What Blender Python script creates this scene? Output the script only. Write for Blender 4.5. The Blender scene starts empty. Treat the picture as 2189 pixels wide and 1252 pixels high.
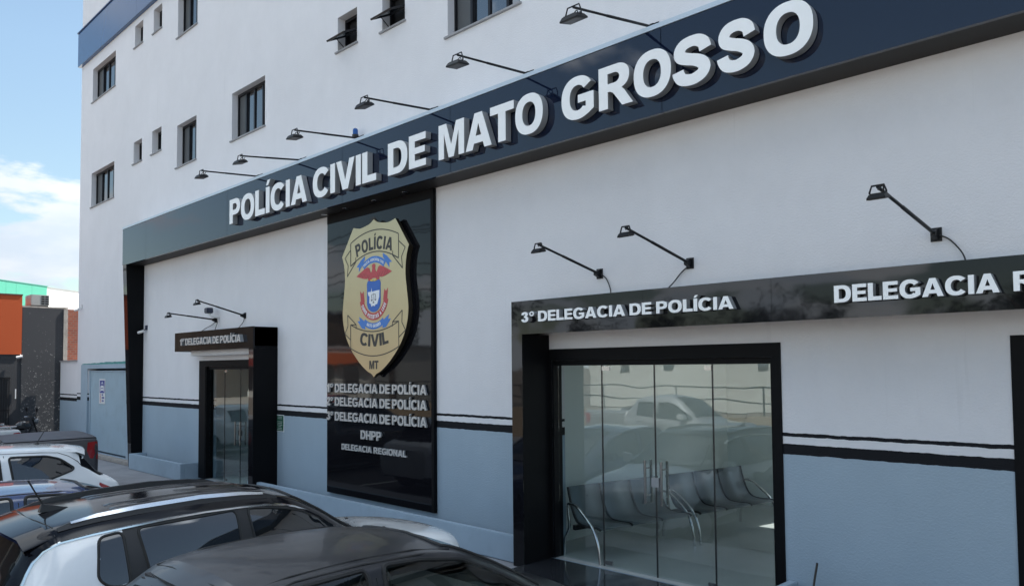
import bpy, bmesh, math, random
from mathutils import Vector, Matrix
from mathutils.geometry import tessellate_polygon
R = math.radians
sc = bpy.context.scene
col = sc.collection

# ------------------------------------------------------------------ camera
cam_d = bpy.data.cameras.new("camera"); cam = bpy.data.objects.new("camera", cam_d); col.objects.link(cam)
YAW, PITCH, ROLL = R(44.918), R(2.525), R(-.5168)
CAM = Vector((0, -7.3, 2.4))
_f = Vector((-math.sin(YAW)*math.cos(PITCH), math.cos(YAW)*math.cos(PITCH), math.sin(PITCH)))
_r = Vector((math.cos(YAW), math.sin(YAW), 0)); _u = _r.cross(_f)
_r2 = math.cos(ROLL)*_r + math.sin(ROLL)*_u; _u2 = -math.sin(ROLL)*_r + math.cos(ROLL)*_u
_m = Matrix((_r2, _u2, -_f)).transposed().to_4x4(); _m.translation = CAM
cam.matrix_world = _m
cam_d.sensor_width = 36; cam_d.lens = 27.053; cam_d.shift_y = .03897; cam_d.clip_end = 3000; cam_d.clip_start = .05
sc.camera = cam
sc.render.resolution_x, sc.render.resolution_y = 1024, 585

# ------------------------------------------------------------------ sky, sun, exposure
SUN_EL, SUN_AZ = 52, 10          # azimuth from +Y (behind the police building) towards +X
world = bpy.data.worlds.new("World"); sc.world = world; world.use_nodes = True
nt = world.node_tree; nt.nodes.clear()
def N(tree, t, **kw):
    n = tree.nodes.new(t)
    for k, v in kw.items():
        if k.startswith('i_'): n.inputs[k[2:].replace('_', ' ')].default_value = v
        elif k.startswith('n_'): n.inputs[int(k[2:])].default_value = v
        else: setattr(n, k, v)
    return n
sky = N(nt, 'ShaderNodeTexSky', sky_type='NISHITA', sun_disc=False, sun_elevation=R(SUN_EL), sun_rotation=R(SUN_AZ), altitude=200, air_density=1.0, dust_density=.7, ozone_density=2.2)
geo = N(nt, 'ShaderNodeNewGeometry'); L = nt.links.new
tc = N(nt, 'ShaderNodeTexCoord')
sep = N(nt, 'ShaderNodeSeparateXYZ'); L(tc.outputs['Generated'], sep.inputs[0])
zc = N(nt, 'ShaderNodeMath', operation='MAXIMUM', n_1=.06); L(sep.outputs['Z'], zc.inputs[0])
zc2 = N(nt, 'ShaderNodeMath', operation='ADD', n_1=.22); L(zc.outputs[0], zc2.inputs[0])
dv = N(nt, 'ShaderNodeVectorMath', operation='DIVIDE')
cz = N(nt, 'ShaderNodeCombineXYZ'); [L(zc2.outputs[0], cz.inputs[i]) for i in range(3)]
L(tc.outputs['Generated'], dv.inputs[0]); L(cz.outputs[0], dv.inputs[1])
n1 = N(nt, 'ShaderNodeTexNoise', i_Scale=1.9, i_Detail=9.0, i_Roughness=.54, i_Distortion=.15)
mp = N(nt, 'ShaderNodeMapping'); mp.inputs['Location'].default_value = (2.7, 3.6, 8.2)
L(dv.outputs[0], mp.inputs[0]); L(mp.outputs[0], n1.inputs['Vector'])
hz = N(nt, 'ShaderNodeMapRange', i_From_Min=.0, i_From_Max=.30, i_To_Min=.14, i_To_Max=-.06); L(sep.outputs['Z'], hz.inputs[0])
hz2 = N(nt, 'ShaderNodeMapRange', i_From_Min=.48, i_From_Max=.85, i_To_Min=0, i_To_Max=.16); L(sep.outputs['Z'], hz2.inputs[0])
hz3 = N(nt, 'ShaderNodeMath', operation='ADD'); L(hz.outputs[0], hz3.inputs[0]); L(hz2.outputs[0], hz3.inputs[1])
ad = N(nt, 'ShaderNodeMath', operation='ADD'); L(n1.outputs['Fac'], ad.inputs[0]); L(hz3.outputs[0], ad.inputs[1])
cr = N(nt, 'ShaderNodeMapRange', interpolation_type='SMOOTHSTEP', i_From_Min=.545, i_From_Max=.615); L(ad.outputs[0], cr.inputs[0])
n2 = N(nt, 'ShaderNodeTexNoise', i_Scale=2.6, i_Detail=6.0); L(mp.outputs[0], n2.inputs['Vector'])
cc = N(nt, 'ShaderNodeMix', data_type='RGBA'); cc.inputs['A'].default_value = (1.75, 2.0, 2.3, 1); cc.inputs['B'].default_value = (2.2, 2.32, 2.45, 1)
cs = N(nt, 'ShaderNodeMapRange', i_From_Min=.40, i_From_Max=.62); L(n2.outputs['Fac'], cs.inputs[0]); L(cs.outputs[0], cc.inputs['Factor'])
# clouds glow towards the sun (forward scatter) and are front lit on the far side from it
_sv = (math.sin(R(SUN_AZ))*math.cos(R(SUN_EL)), math.cos(R(SUN_AZ))*math.cos(R(SUN_EL)), math.sin(R(SUN_EL)))
dt = N(nt, 'ShaderNodeVectorMath', operation='DOT_PRODUCT'); dt.inputs[1].default_value = _sv; L(tc.outputs['Generated'], dt.inputs[0])
d0 = N(nt, 'ShaderNodeMath', operation='MAXIMUM', n_1=0.0); L(dt.outputs['Value'], d0.inputs[0])
d2 = N(nt, 'ShaderNodeMath', operation='POWER', n_1=2.0); L(d0.outputs[0], d2.inputs[0])
d3 = N(nt, 'ShaderNodeMath', operation='MULTIPLY_ADD', n_1=5.0, n_2=1.0); L(d2.outputs[0], d3.inputs[0])
yf = N(nt, 'ShaderNodeMapRange', i_From_Min=-.38, i_From_Max=-.95, i_To_Min=0, i_To_Max=2.4); L(sep.outputs['Y'], yf.inputs[0])
fs = N(nt, 'ShaderNodeMath', operation='ADD'); L(d3.outputs[0], fs.inputs[0]); L(yf.outputs[0], fs.inputs[1])
cl = N(nt, 'ShaderNodeVectorMath', operation='SCALE'); L(cc.outputs['Result'], cl.inputs[0]); L(fs.outputs[0], cl.inputs['Scale'])
sk = N(nt, 'ShaderNodeVectorMath', operation='MULTIPLY'); sk.inputs[1].default_value = (.69, .65, .545); L(sky.outputs[0], sk.inputs[0])
hf = N(nt, 'ShaderNodeMapRange', i_From_Min=0, i_From_Max=.35, i_To_Min=.70, i_To_Max=1.0); L(sep.outputs['Z'], hf.inputs[0])
sk2 = N(nt, 'ShaderNodeVectorMath', operation='SCALE'); L(sk.outputs[0], sk2.inputs[0]); L(hf.outputs[0], sk2.inputs['Scale']); sk = sk2
mx = N(nt, 'ShaderNodeMix', data_type='RGBA'); L(cr.outputs[0], mx.inputs['Factor']); L(sk.outputs[0], mx.inputs['A']); L(cl.outputs[0], mx.inputs['B'])
bg = N(nt, 'ShaderNodeBackground', i_Strength=.15); L(mx.outputs['Result'], bg.inputs['Color'])
wo = N(nt, 'ShaderNodeOutputWorld'); L(bg.outputs[0], wo.inputs[0])
sl = bpy.data.lights.new("sun", 'SUN'); sl.energy = 4.0; sl.angle = R(.5); sl.color = (1, .95, .87)
sun = bpy.data.objects.new("sun", sl); col.objects.link(sun)
_sd = Vector((math.sin(R(SUN_AZ))*math.cos(R(SUN_EL)), math.cos(R(SUN_AZ))*math.cos(R(SUN_EL)), math.sin(R(SUN_EL))))
sun.rotation_euler = (-_sd).to_track_quat('-Z', 'Y').to_euler(); sun.location = _sd*60
sc.view_settings.view_transform = 'Standard'; sc.view_settings.look = 'None'; sc.view_settings.gamma = 1; sc.view_settings.exposure = 1.40

# ------------------------------------------------------------------ materials
MATS = {}
def mat(name, base, rough=.6, metal=0, spec=.5, coat=0, bump=None, var=None, ior=1.5, dirt=None):
    """bump=(scale, strength, distance) fine relief; var=(scale, amount) mottled brightness; dirt=(scale, colour, amount)"""
    if name in MATS: return MATS[name]
    m = bpy.data.materials.new(name); m.use_nodes = True; t = m.node_tree; b = t.nodes['Principled BSDF']
    b.inputs['Base Color'].default_value = (*base, 1); b.inputs['Roughness'].default_value = rough; b.inputs['Metallic'].default_value = metal
    b.inputs['Specular IOR Level'].default_value = spec; b.inputs['Coat Weight'].default_value = coat; b.inputs['Coat Roughness'].default_value = .03; b.inputs['IOR'].default_value = ior
    if bump or var or dirt:
        tc = N(t, 'ShaderNodeTexCoord')
    if var or dirt:
        cur = None
        if var:
            nz = N(t, 'ShaderNodeTexNoise', i_Scale=var[0], i_Detail=5.0, i_Roughness=.6); t.links.new(tc.outputs['Object'], nz.inputs['Vector'])
            mr = N(t, 'ShaderNodeMapRange', i_From_Min=.25, i_From_Max=.75, i_To_Min=1-var[1], i_To_Max=1+var[1]); t.links.new(nz.outputs['Fac'], mr.inputs[0])
            vm = N(t, 'ShaderNodeVectorMath', operation='SCALE'); vm.inputs[0].default_value = base; t.links.new(mr.outputs[0], vm.inputs['Scale']); cur = vm.outputs[0]
        if dirt:
            nz = N(t, 'ShaderNodeTexNoise', i_Scale=dirt[0], i_Detail=8.0, i_Roughness=.7); t.links.new(tc.outputs['Object'], nz.inputs['Vector'])
            mr = N(t, 'ShaderNodeMapRange', i_From_Min=.5, i_From_Max=.75, i_To_Min=0, i_To_Max=dirt[2]); t.links.new(nz.outputs['Fac'], mr.inputs[0])
            mm = N(t, 'ShaderNodeMix', data_type='RGBA'); mm.inputs['A'].default_value = (*base, 1); mm.inputs['B'].default_value = (*dirt[1], 1)
            if cur: t.links.new(cur, mm.inputs['A'])
            t.links.new(mr.outputs[0], mm.inputs['Factor']); cur = mm.outputs['Result']
        t.links.new(cur, b.inputs['Base Color'])
    if bump:
        nz = N(t, 'ShaderNodeTexNoise', i_Scale=bump[0], i_Detail=3.0); t.links.new(tc.outputs['Object'], nz.inputs['Vector'])
        bp = N(t, 'ShaderNodeBump', i_Strength=bump[1], i_Distance=bump[2]); t.links.new(nz.outputs['Fac'], bp.inputs['Height']); t.links.new(bp.outputs[0], b.inputs['Normal'])
        if coat: t.links.new(bp.outputs[0], b.inputs['Coat Normal'])
    MATS[name] = m; return m

def stucco(name, striped):
    """white stucco; below 1.52 m grey blue paint under two hand painted black lines"""
    m = bpy.data.materials.new(name); m.use_nodes = True; t = m.node_tree; b = t.nodes['Principled BSDF']; b.inputs['Roughness'].default_value = .85; b.inputs['Specular IOR Level'].default_value = .25
    tc = N(t, 'ShaderNodeTexCoord'); K = t.links.new
    sp = N(t, 'ShaderNodeSeparateXYZ'); K(tc.outputs['Object'], sp.inputs[0])
    big = N(t, 'ShaderNodeTexNoise', i_Scale=.35, i_Detail=6.0, i_Roughness=.65); K(tc.outputs['Object'], big.inputs['Vector'])
    # faint vertical rain streaks
    mpp = N(t, 'ShaderNodeMapping'); mpp.inputs['Scale'].default_value = (1.0, 1, .7); K(tc.outputs['Object'], mpp.inputs[0])
    st = N(t, 'ShaderNodeTexNoise', i_Scale=1.6, i_Detail=6.0, i_Roughness=.7); K(mpp.outputs[0], st.inputs['Vector'])
    sm = N(t, 'ShaderNodeMath', operation='ADD'); K(big.outputs['Fac'], sm.inputs[0]); K(st.outputs['Fac'], sm.inputs[1])
    vr = N(t, 'ShaderNodeMapRange', i_From_Min=.75, i_From_Max=1.25, i_To_Min=.955, i_To_Max=1.03); K(sm.outputs[0], vr.inputs[0])
    wob = N(t, 'ShaderNodeTexNoise', i_Scale=9.0, i_Detail=4.0); K(tc.outputs['Object'], wob.inputs['Vector'])
    wz = N(t, 'ShaderNodeMath', operation='MULTIPLY_ADD', n_1=.022, n_2=-.011); K(wob.outputs['Fac'], wz.inputs[0])
    z = N(t, 'ShaderNodeMath', operation='ADD'); K(sp.outputs['Z'], z.inputs[0]); K(wz.outputs[0], z.inputs[1])
    W, BL, BK = (.735, .732, .755), (.345, .43, .505), (.010, .011, .014)
    colr = None
    def mix(fac, a, c):
        n = N(t, 'ShaderNodeMix', data_type='RGBA'); K(fac, n.inputs['Factor'])
        for s, v in (('A', a), ('B', c)):
            if isinstance(v, tuple): n.inputs[s].default_value = (*v, 1)
            else: K(v, n.inputs[s])
        return n.outputs['Result']
    def lt(v):
        n = N(t, 'ShaderNodeMath', operation='LESS_THAN', n_1=v); K(z.outputs[0], n.inputs[0]); return n.outputs[0]
    c = W
    if striped:
        c = mix(lt(1.73), W, BK); c = mix(lt(1.695), c, W); c = mix(lt(1.62), c, BK); c = mix(lt(1.52), c, BL)
        vs = N(t, 'ShaderNodeVectorMath', operation='SCALE'); K(c, vs.inputs[0])
    else:
        vs = N(t, 'ShaderNodeVectorMath', operation='SCALE'); vs.inputs[0].default_value = W
    K(vr.outputs[0], vs.inputs['Scale'])
    # sparse thin rain runs
    m2 = N(t, 'ShaderNodeMapping'); m2.inputs['Scale'].default_value = (5.5, 1, .22); K(tc.outputs['Object'], m2.inputs[0])
    rn = N(t, 'ShaderNodeTexNoise', i_Scale=1.3, i_Detail=7.0, i_Roughness=.62); K(m2.outputs[0], rn.inputs['Vector'])
    rr = N(t, 'ShaderNodeMapRange', i_From_Min=.63, i_From_Max=.82, i_To_Min=1.0, i_To_Max=.86); K(rn.outputs['Fac'], rr.inputs[0])
    v2 = N(t, 'ShaderNodeVectorMath', operation='SCALE'); K(vs.outputs[0], v2.inputs[0]); K(rr.outputs[0], v2.inputs['Scale']); vs = v2
    # small pits and scuffs
    pit = N(t, 'ShaderNodeTexNoise', i_Scale=6.0, i_Detail=8.0, i_Roughness=.8); K(tc.outputs['Object'], pit.inputs['Vector'])
    pr = N(t, 'ShaderNodeMapRange', i_From_Min=.70, i_From_Max=.76, i_To_Min=0, i_To_Max=.45); K(pit.outputs['Fac'], pr.inputs[0])
    K(mix(pr.outputs[0], vs.outputs[0], (.36, .37, .39)), b.inputs['Base Color'])
    g = N(t, 'ShaderNodeTexNoise', i_Scale=48.0, i_Detail=4.0, i_Roughness=.7); K(tc.outputs['Object'], g.inputs['Vector'])
    g2 = N(t, 'ShaderNodeTexNoise', i_Scale=5.0, i_Detail=3.0); K(tc.outputs['Object'], g2.inputs['Vector'])
    g3 = N(t, 'ShaderNodeMath', operation='MULTIPLY_ADD', n_1=.45); K(g2.outputs['Fac'], g3.inputs[0]); K(g.outputs['Fac'], g3.inputs[2])
    bp = N(t, 'ShaderNodeBump', i_Strength=.75, i_Distance=.009); K(g3.outputs[0], bp.inputs['Height']); K(bp.outputs[0], b.inputs['Normal'])
    MATS[name] = m; return m
def glass_mat(name, tint, ior=1.7, bump=True):
    m = bpy.data.materials.new(name); m.use_nodes = True; t = m.node_tree; t.nodes.clear(); K = t.links.new
    tr = N(t, 'ShaderNodeBsdfTransparent'); tr.inputs[0].default_value = (*tint, 1)
    gl = N(t, 'ShaderNodeBsdfGlossy', i_Roughness=.0); gl.inputs[0].default_value = (.95, .97, .97, 1)
    lw = N(t, 'ShaderNodeLayerWeight', i_Blend=.5); pw = N(t, 'ShaderNodeMath', operation='POWER', n_1=5.0); K(lw.outputs['Facing'], pw.inputs[0])
    f0 = ((ior-1)/(ior+1))**2; fr = N(t, 'ShaderNodeMath', operation='MULTIPLY_ADD', n_1=1-f0, n_2=f0); K(pw.outputs[0], fr.inputs[0])
    ms = N(t, 'ShaderNodeMixShader'); o = N(t, 'ShaderNodeOutputMaterial')
    K(fr.outputs[0], ms.inputs[0]); K(tr.outputs[0], ms.inputs[1]); K(gl.outputs[0], ms.inputs[2]); K(ms.outputs[0], o.inputs[0])
    if bump:
        tc = N(t, 'ShaderNodeTexCoord'); nz = N(t, 'ShaderNodeTexNoise', i_Scale=1.6, i_Detail=1.0); K(tc.outputs['Object'], nz.inputs['Vector'])
        bp = N(t, 'ShaderNodeBump', i_Strength=.12, i_Distance=.02); K(nz.outputs['Fac'], bp.inputs['Height']); K(bp.outputs[0], gl.inputs['Normal'])
    MATS[name] = m; return m
STUCCO = stucco('striped_stucco', True); STUCCO_W = stucco('white_stucco', False)
GLOSS = mat('glossy_navy_panel', (.0045, .009, .026), .03, spec=.66, bump=(.55, .10, .03))
GLOSS_BK = mat('glossy_black_panel', (.007, .007, .009), .035, spec=.30, bump=(.8, .12, .03))
BANDM = mat('blue_band_panel', (.03, .085, .21), .16, spec=.6, bump=(.7, .1, .03))
MATTE = mat('matte_black_paint', (.0045, .0048, .006), .55, spec=.12, var=(3, .2))
SOFFIT = mat('dark_soffit', (.035, .033, .032), .55, spec=.2, var=(1.5, .12))
ALU = mat('brushed_aluminium', (.40, .41, .42), .42, metal=.35, bump=(120, .08, .004))
STEEL = mat('polished_steel', (.33, .33, .33), .22, metal=1)
WHITE_L = mat('white_letter_face', (.91, .92, .92), .35, var=(6, .03))
GREY_L = mat('steel_letter_face', (.52, .505, .49), .42, metal=.25, var=(8, .06))
DARKFR = mat('dark_window_frame', (.012, .012, .015), .35, spec=.3)
WGLASS = mat('dark_window_glass', (.012, .014, .018), .02, spec=1.0, ior=2.1, bump=(1.2, .08, .02))
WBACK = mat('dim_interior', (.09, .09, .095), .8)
SILL = mat('grey_stone_sill', (.30, .30, .31), .6, var=(8, .15))
BLUEP = mat('grey_blue_paint', (.345, .43, .505), .8, spec=.25, bump=(70, .6, .005), var=(1.3, .07), dirt=(2.2, (.22, .27, .32), .35))
RAWCEM = mat('raw_cement', (.34, .31, .28), .9, var=(6, .25), bump=(25, .6, .02))
GRANITE = mat('black_granite', (.022, .024, .028), .10, spec=.5, var=(60, .5))
BLKMET = mat('black_metal', (.008, .008, .010), .42, spec=.3)
LENS = mat('floodlight_lens', (.20, .20, .21), .25)
GLASS_D = glass_mat('door_glass', (.84, .89, .895), 1.7)
BLACKPL = mat('black_plastic', (.015, .015, .016), .5)

# ------------------------------------------------------------------ object helpers
def tag(o, label=None, cat=None, group=None, kind=None):
    if label: o['label'] = label
    if cat: o['category'] = cat
    if group: o['group'] = group
    if kind: o['kind'] = kind
    return o
def thing(name, loc, label, cat, group=None, rz=0):
    o = bpy.data.objects.new(name, None); col.objects.link(o); o.location = loc; o.rotation_euler = (0, 0, rz); o.empty_display_size = .2
    return tag(o, label, cat, group)
def root_loc(p):
    v = Vector((0, 0, 0))
    while p is not None: v += p.location; p = p.parent
    return v
class MB:
    """collects shapes; build() links them as ONE mesh object"""
    def __init__(s): s.v = []; s.f = []; s.mi = []; s.cur = 0
    def face(s, pts):
        i = len(s.v); s.v += [tuple(p) for p in pts]; s.f.append(tuple(range(i, i+len(pts)))); s.mi.append(s.cur); return s
    def mesh(s, vs, fs):
        i = len(s.v); s.v += [tuple(p) for p in vs]; s.f += [tuple(i+k for k in f) for f in fs]; s.mi += [s.cur]*len(fs); return s
    def box(s, x0, x1, y0, y1, z0, z1, M=None):
        vs = [Vector((x, y, z)) for z in (z0, z1) for y in (y0, y1) for x in (x0, x1)]
        if M is not None: vs = [M @ v for v in vs]
        return s.mesh(vs, [(0, 2, 3, 1), (4, 5, 7, 6), (0, 1, 5, 4), (2, 6, 7, 3), (0, 4, 6, 2), (1, 3, 7, 5)])
    def tube(s, path, r, n=8, cap=True):
        P = [Vector(p) for p in path]; rr = r if isinstance(r, (list, tuple)) else [r]*len(P); vs = []; fs = []; prev = None
        for i, p in enumerate(P):
            d = (P[min(i+1, len(P)-1)] - P[max(i-1, 0)]).normalized()
            if prev is None: a = d.orthogonal().normalized()
            else: a = (prev - d*prev.dot(d)).normalized()
            prev = a; b = d.cross(a)
            vs += [p + rr[i]*(math.cos(2*math.pi*k/n)*a + math.sin(2*math.pi*k/n)*b) for k in range(n)]
        for i in range(len(P)-1):
            for k in range(n): fs.append((i*n+k, i*n+(k+1) % n, (i+1)*n+(k+1) % n, (i+1)*n+k))
        if cap: fs += [tuple(range(n-1, -1, -1)), tuple((len(P)-1)*n+k for k in range(n))]
        return s.mesh(vs, fs)
    def lathe(s, prof, c, axis='Z', n=16):
        vs = []; fs = []; c = Vector(c)
        for r, h in prof:
            for k in range(n):
                a = 2*math.pi*k/n; p = (r*math.cos(a), r*math.sin(a), h)
                p = {'Z': p, 'Y': (p[0], p[2], p[1]), 'X': (p[2], p[0], p[1])}[axis]; vs.append(c+Vector(p))
        for i in range(len(prof)-1):
            for k in range(n): fs.append((i*n+k, i*n+(k+1) % n, (i+1)*n+(k+1) % n, (i+1)*n+k))
        fs += [tuple(range(n-1, -1, -1)), tuple((len(prof)-1)*n+k for k in range(n))]
        return s.mesh(vs, fs)
    def prism(s, loops, y0, y1, tf=None, side=True, sidemat=None):
        """loops[0] outer, rest holes, (x,z) points; y1 is the front (smaller y)"""
        tf = tf or (lambda x, z: (x, z))
        Ls = [[tf(*p) for p in lp] for lp in loops]
        flat = [p for lp in Ls for p in lp]; tri = tessellate_polygon([[Vector((p[0], p[1], 0)) for p in lp] for lp in Ls]); n = len(flat)
        vs = [(p[0], y1, p[1]) for p in flat]
        s.mesh(vs, [tuple(t) for t in tri])
        if side:
            keep = s.cur
            if sidemat is not None: s.cur = sidemat
            for lp in Ls:
                m = len(lp); w = [(p[0], y1, p[1]) for p in lp] + [(p[0], y0, p[1]) for p in lp]
                s.mesh(w, [(i, (i+1) % m, m+(i+1) % m, m+i) for i in range(m)])
            s.cur = keep
        return s
    def build(s, name, mats, parent=None, smooth=False, bevel=0, local=False, recalc=True, label=None):
        me = bpy.data.meshes.new(name); off = Vector((0, 0, 0)) if local or parent is None else root_loc(parent)
        me.from_pydata([tuple(Vector(v)-off) for v in s.v], [], s.f)
        if not isinstance(mats, (list, tuple)): mats = [mats]
        for m in mats: me.materials.append(m)
        me.polygons.foreach_set('material_index', s.mi)
        if recalc or bevel:
            bm = bmesh.new(); bm.from_mesh(me); bmesh.ops.remove_doubles(bm, verts=bm.verts, dist=1e-5); bmesh.ops.recalc_face_normals(bm, faces=bm.faces)
            if bevel:
                ed = [e for e in bm.edges if len(e.link_faces) == 2 and e.calc_face_angle(0) > .6]
                bmesh.ops.bevel(bm, geom=ed, offset=bevel, segments=2, affect='EDGES', clamp_overlap=True)
            bm.to_mesh(me); bm.free()
        if smooth:
            me.polygons.foreach_set('use_smooth', [True]*len(me.polygons))
            try: me.set_sharp_from_angle(angle=R(38))
            except Exception: pass
        o = bpy.data.objects.new(name, me); col.objects.link(o)
        if parent is not None: o.parent = parent
        if label: o['label'] = label
        return o
# ------------------------------------------------------------------ ground
g = MB()
def ground_z(y): return -.32
g.face([(-900, -900, -.34), (900, -900, -.34), (900, 900, -.34), (-900, 900, -.34)])
tag(g.build('ground', mat('dry_earth', (.20, .17, .14), .95, var=(.3, .25))), kind='structure')
ASPH = mat('asphalt', (.060, .061, .066), .9, bump=(90, .7, .008), var=(1.1, .18), dirt=(.9, (.13, .12, .115), .5))
g = MB(); g.box(-90, 60, -8.4, -2.0, -.6, -.32)
tag(g.build('parking_lot', ASPH), kind='structure')
g = MB(); g.box(-90, 60, 5.46, 20, -.6, -.30)
tag(g.build('back_yard', mat('yard_concrete', (.38, .37, .35), .9, var=(1, .1))), kind='structure')
g = MB(); g.box(-90, 60, -2.0, -.001, -.6, -.045)
tag(g.build('sidewalk', mat('sidewalk_concrete', (.26, .265, .28), .9, bump=(40, .5, .008), var=(1.4, .16), dirt=(1.2, (.15, .15, .16), .5))), kind='structure')
g = MB(); g.box(-90, 60, -13.2, -8.41, -.6, -.316)
tag(g.build('road', ASPH), kind='structure')
WP = mat('road_paint', (.55, .54, .50), .8, var=(5, .2)); YP = mat('yellow_road_paint', (.50, .30, .05), .8, var=(5, .2))
for i in range(9):
    m = MB(); x = -32.3+2.85*i; m.box(x-.06, x+.06, -7.6, -2.3, -.318, -.314); tag(m.build('parking_bay_line', WP), kind='structure')
m = MB(); m.box(-80, 40, -8.5, -8.32, -.315, -.312); tag(m.build('road_edge_line', WP), kind='structure')
m = MB(); [m.box(x, x+3, -10.9, -10.78, -.315, -.312) for x in range(-78, 36, 7)]; tag(m.build('road_centre_line', YP), kind='structure')
m = MB(); m.box(-90, 60, -14.05, -13.21, -.6, -.18); tag(m.build('far_sidewalk', MATS['sidewalk_concrete']), kind='structure')

# ------------------------------------------------------------------ police building
X0, X1, ZT, XT = -26.1, 9.0, 14.2, -1.0      # the tall part ends at XT, a one storey part follows
PB = thing('police_station', (-10, 0, 0), 'white police building with black glossy fascia, grey blue lower wall and black painted stripes', 'building')
WIN = [ # x0,x1,z0,z1,type
 (-25.02, -23.03, 10.45, 11.46, 'l'), (-21.53, -20.94, 11.06, 11.65, 's'), (-20.2, -19.64, 11.03, 11.65, 's'), (-18.63, -17.5, 10.43, 11.46, 'm'),
 (-25.01, -23.03, 7.27, 8.29, 'l'), (-21.53, -20.92, 7.90, 8.48, 's'), (-20.22, -19.6, 7.90, 8.49, 's'), (-18.62, -17.5, 7.25, 8.27, 'm'),
 (-15.68, -14.21, 7.27, 8.29, 'm'), (-11.55, -10.95, 7.96, 8.57, 'a'), (-10.22, -9.61, 7.90, 8.52, 'a'), (-8.57, -7.07, 7.30, 8.32, 'm'),
 (-15.68, -14.21, 10.44, 11.46, 'm'), (-5.2, -3.7, 7.30, 8.32, 'm')]
DOOR3 = (-6.57, -3.60, -.0, 2.475); DOOR1 = (-16.87, -14.60, .0, 2.47); GAR = (-25.10, -21.84, .05, 2.46); DOOR4 = (-1.42, .9, 0, 2.47)
OPN = [w[:4] for w in WIN] + [DOOR3, DOOR1, GAR, DOOR4]
xs = sorted({X0, X1, XT} | {o[i] for o in OPN for i in (0, 1)}); zs = sorted({-.4, ZT, 6.0} | {o[i] for o in OPN for i in (2, 3)})
m = MB()
for a, b in zip(xs, xs[1:]):
    for c, d in zip(zs, zs[1:]):
        mx_, mz_ = (a+b)/2, (c+d)/2
        if mx_ > XT and mz_ > 6: continue
        if any(o[0] < mx_ < o[1] and o[2] < mz_ < o[3] for o in OPN): continue
        m.face([(a, 0, c), (b, 0, c), (b, 0, d), (a, 0, d)])
for o in OPN:     # reveals
    a, b, c, d = o; dp = .24
    m.face([(a, 0, c), (a, 0, d), (a, dp, d), (a, dp, c)]); m.face([(b, 0, c), (b, dp, c), (b, dp, d), (b, 0, d)])
    m.face([(a, 0, d), (b, 0, d), (b, dp, d), (a, dp, d)]); m.face([(a, 0, c), (a, dp, c), (b, dp, c), (b, 0, c)])
m.build('front_wall', STUCCO, PB)
YB = 5.45
m = MB(); m.face([(X0, 0, -.4), (X0, 0, ZT), (X0, YB, ZT), (X0, YB, -.4)]); m.build('side_wall', STUCCO_W, PB, recalc=False)
m = MB(); m.face([(XT, 0, 6.0), (XT, YB, 6.0), (XT, YB, ZT), (XT, 0, ZT)]); m.build('upper_side_wall', STUCCO_W, PB, recalc=False)
m = MB(); m.face([(X1, 0, -.4), (X1, YB, -.4), (X1, YB, 6.0), (X1, 0, 6.0)]); m.build('side_wall', STUCCO_W, PB, recalc=False)
ADDED_BWIN = [(-5.3, 2.5, .95, 2.6), (-13.7, -12.8, 1.7, 2.6)]      # unseen rear openings, added to let daylight into the two front rooms
bx = sorted({X0, XT, X1} | {w[i] for w in ADDED_BWIN for i in (0, 1)}); bz = sorted({-.4, 6.0, ZT, .95, 1.7, 2.6}); m = MB()
for a, b in zip(bx, bx[1:]):
    for c, d in zip(bz, bz[1:]):
        u, v = (a+b)/2, (c+d)/2
        if (u > XT and v > 6) or any(w[0] < u < w[1] and w[2] < v < w[3] for w in ADDED_BWIN): continue
        m.face([(a, YB, c), (b, YB, c), (b, YB, d), (a, YB, d)])
m.build('back_wall', STUCCO_W, PB, recalc=False)
for w in ADDED_BWIN:
    m = MB(); n = 4
    for k in range(n+1): x = w[0]+(w[1]-w[0])*k/n; m.box(x-.03, x+.03, YB-.20, YB-.04, w[2], w[3])
    m.box(w[0], w[1], YB-.21, YB-.03, w[2]+.0, w[2]+.05); m.box(w[0], w[1], YB-.21, YB-.03, w[3]-.05, w[3])
    m.build('added_rear_window_frame', DARKFR, PB)
m = MB(); m.box(X0+.02, XT-.02, .02, YB-.02, ZT-.5, ZT-.3); m.box(XT-.015, X1-.02, .02, YB-.02, 5.7, 5.9); m.build('roof_slab', RAWCEM, PB)
# blue band near the top
m = MB()
m.box(X0-.07, X0+4.93, -.10, -.002, 11.82, 12.87); m.box(X0+4.938, XT, -.10, -.002, 11.82, 12.87)
m.build('cladding_band', BANDM, PB)
m = MB(); m.box(X0-.09, XT+.02, -.125, -.002, 12.875, 12.91); m.build('band_flashing', mat('blue_flashing', (.03, .05, .14), .4), PB)

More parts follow.
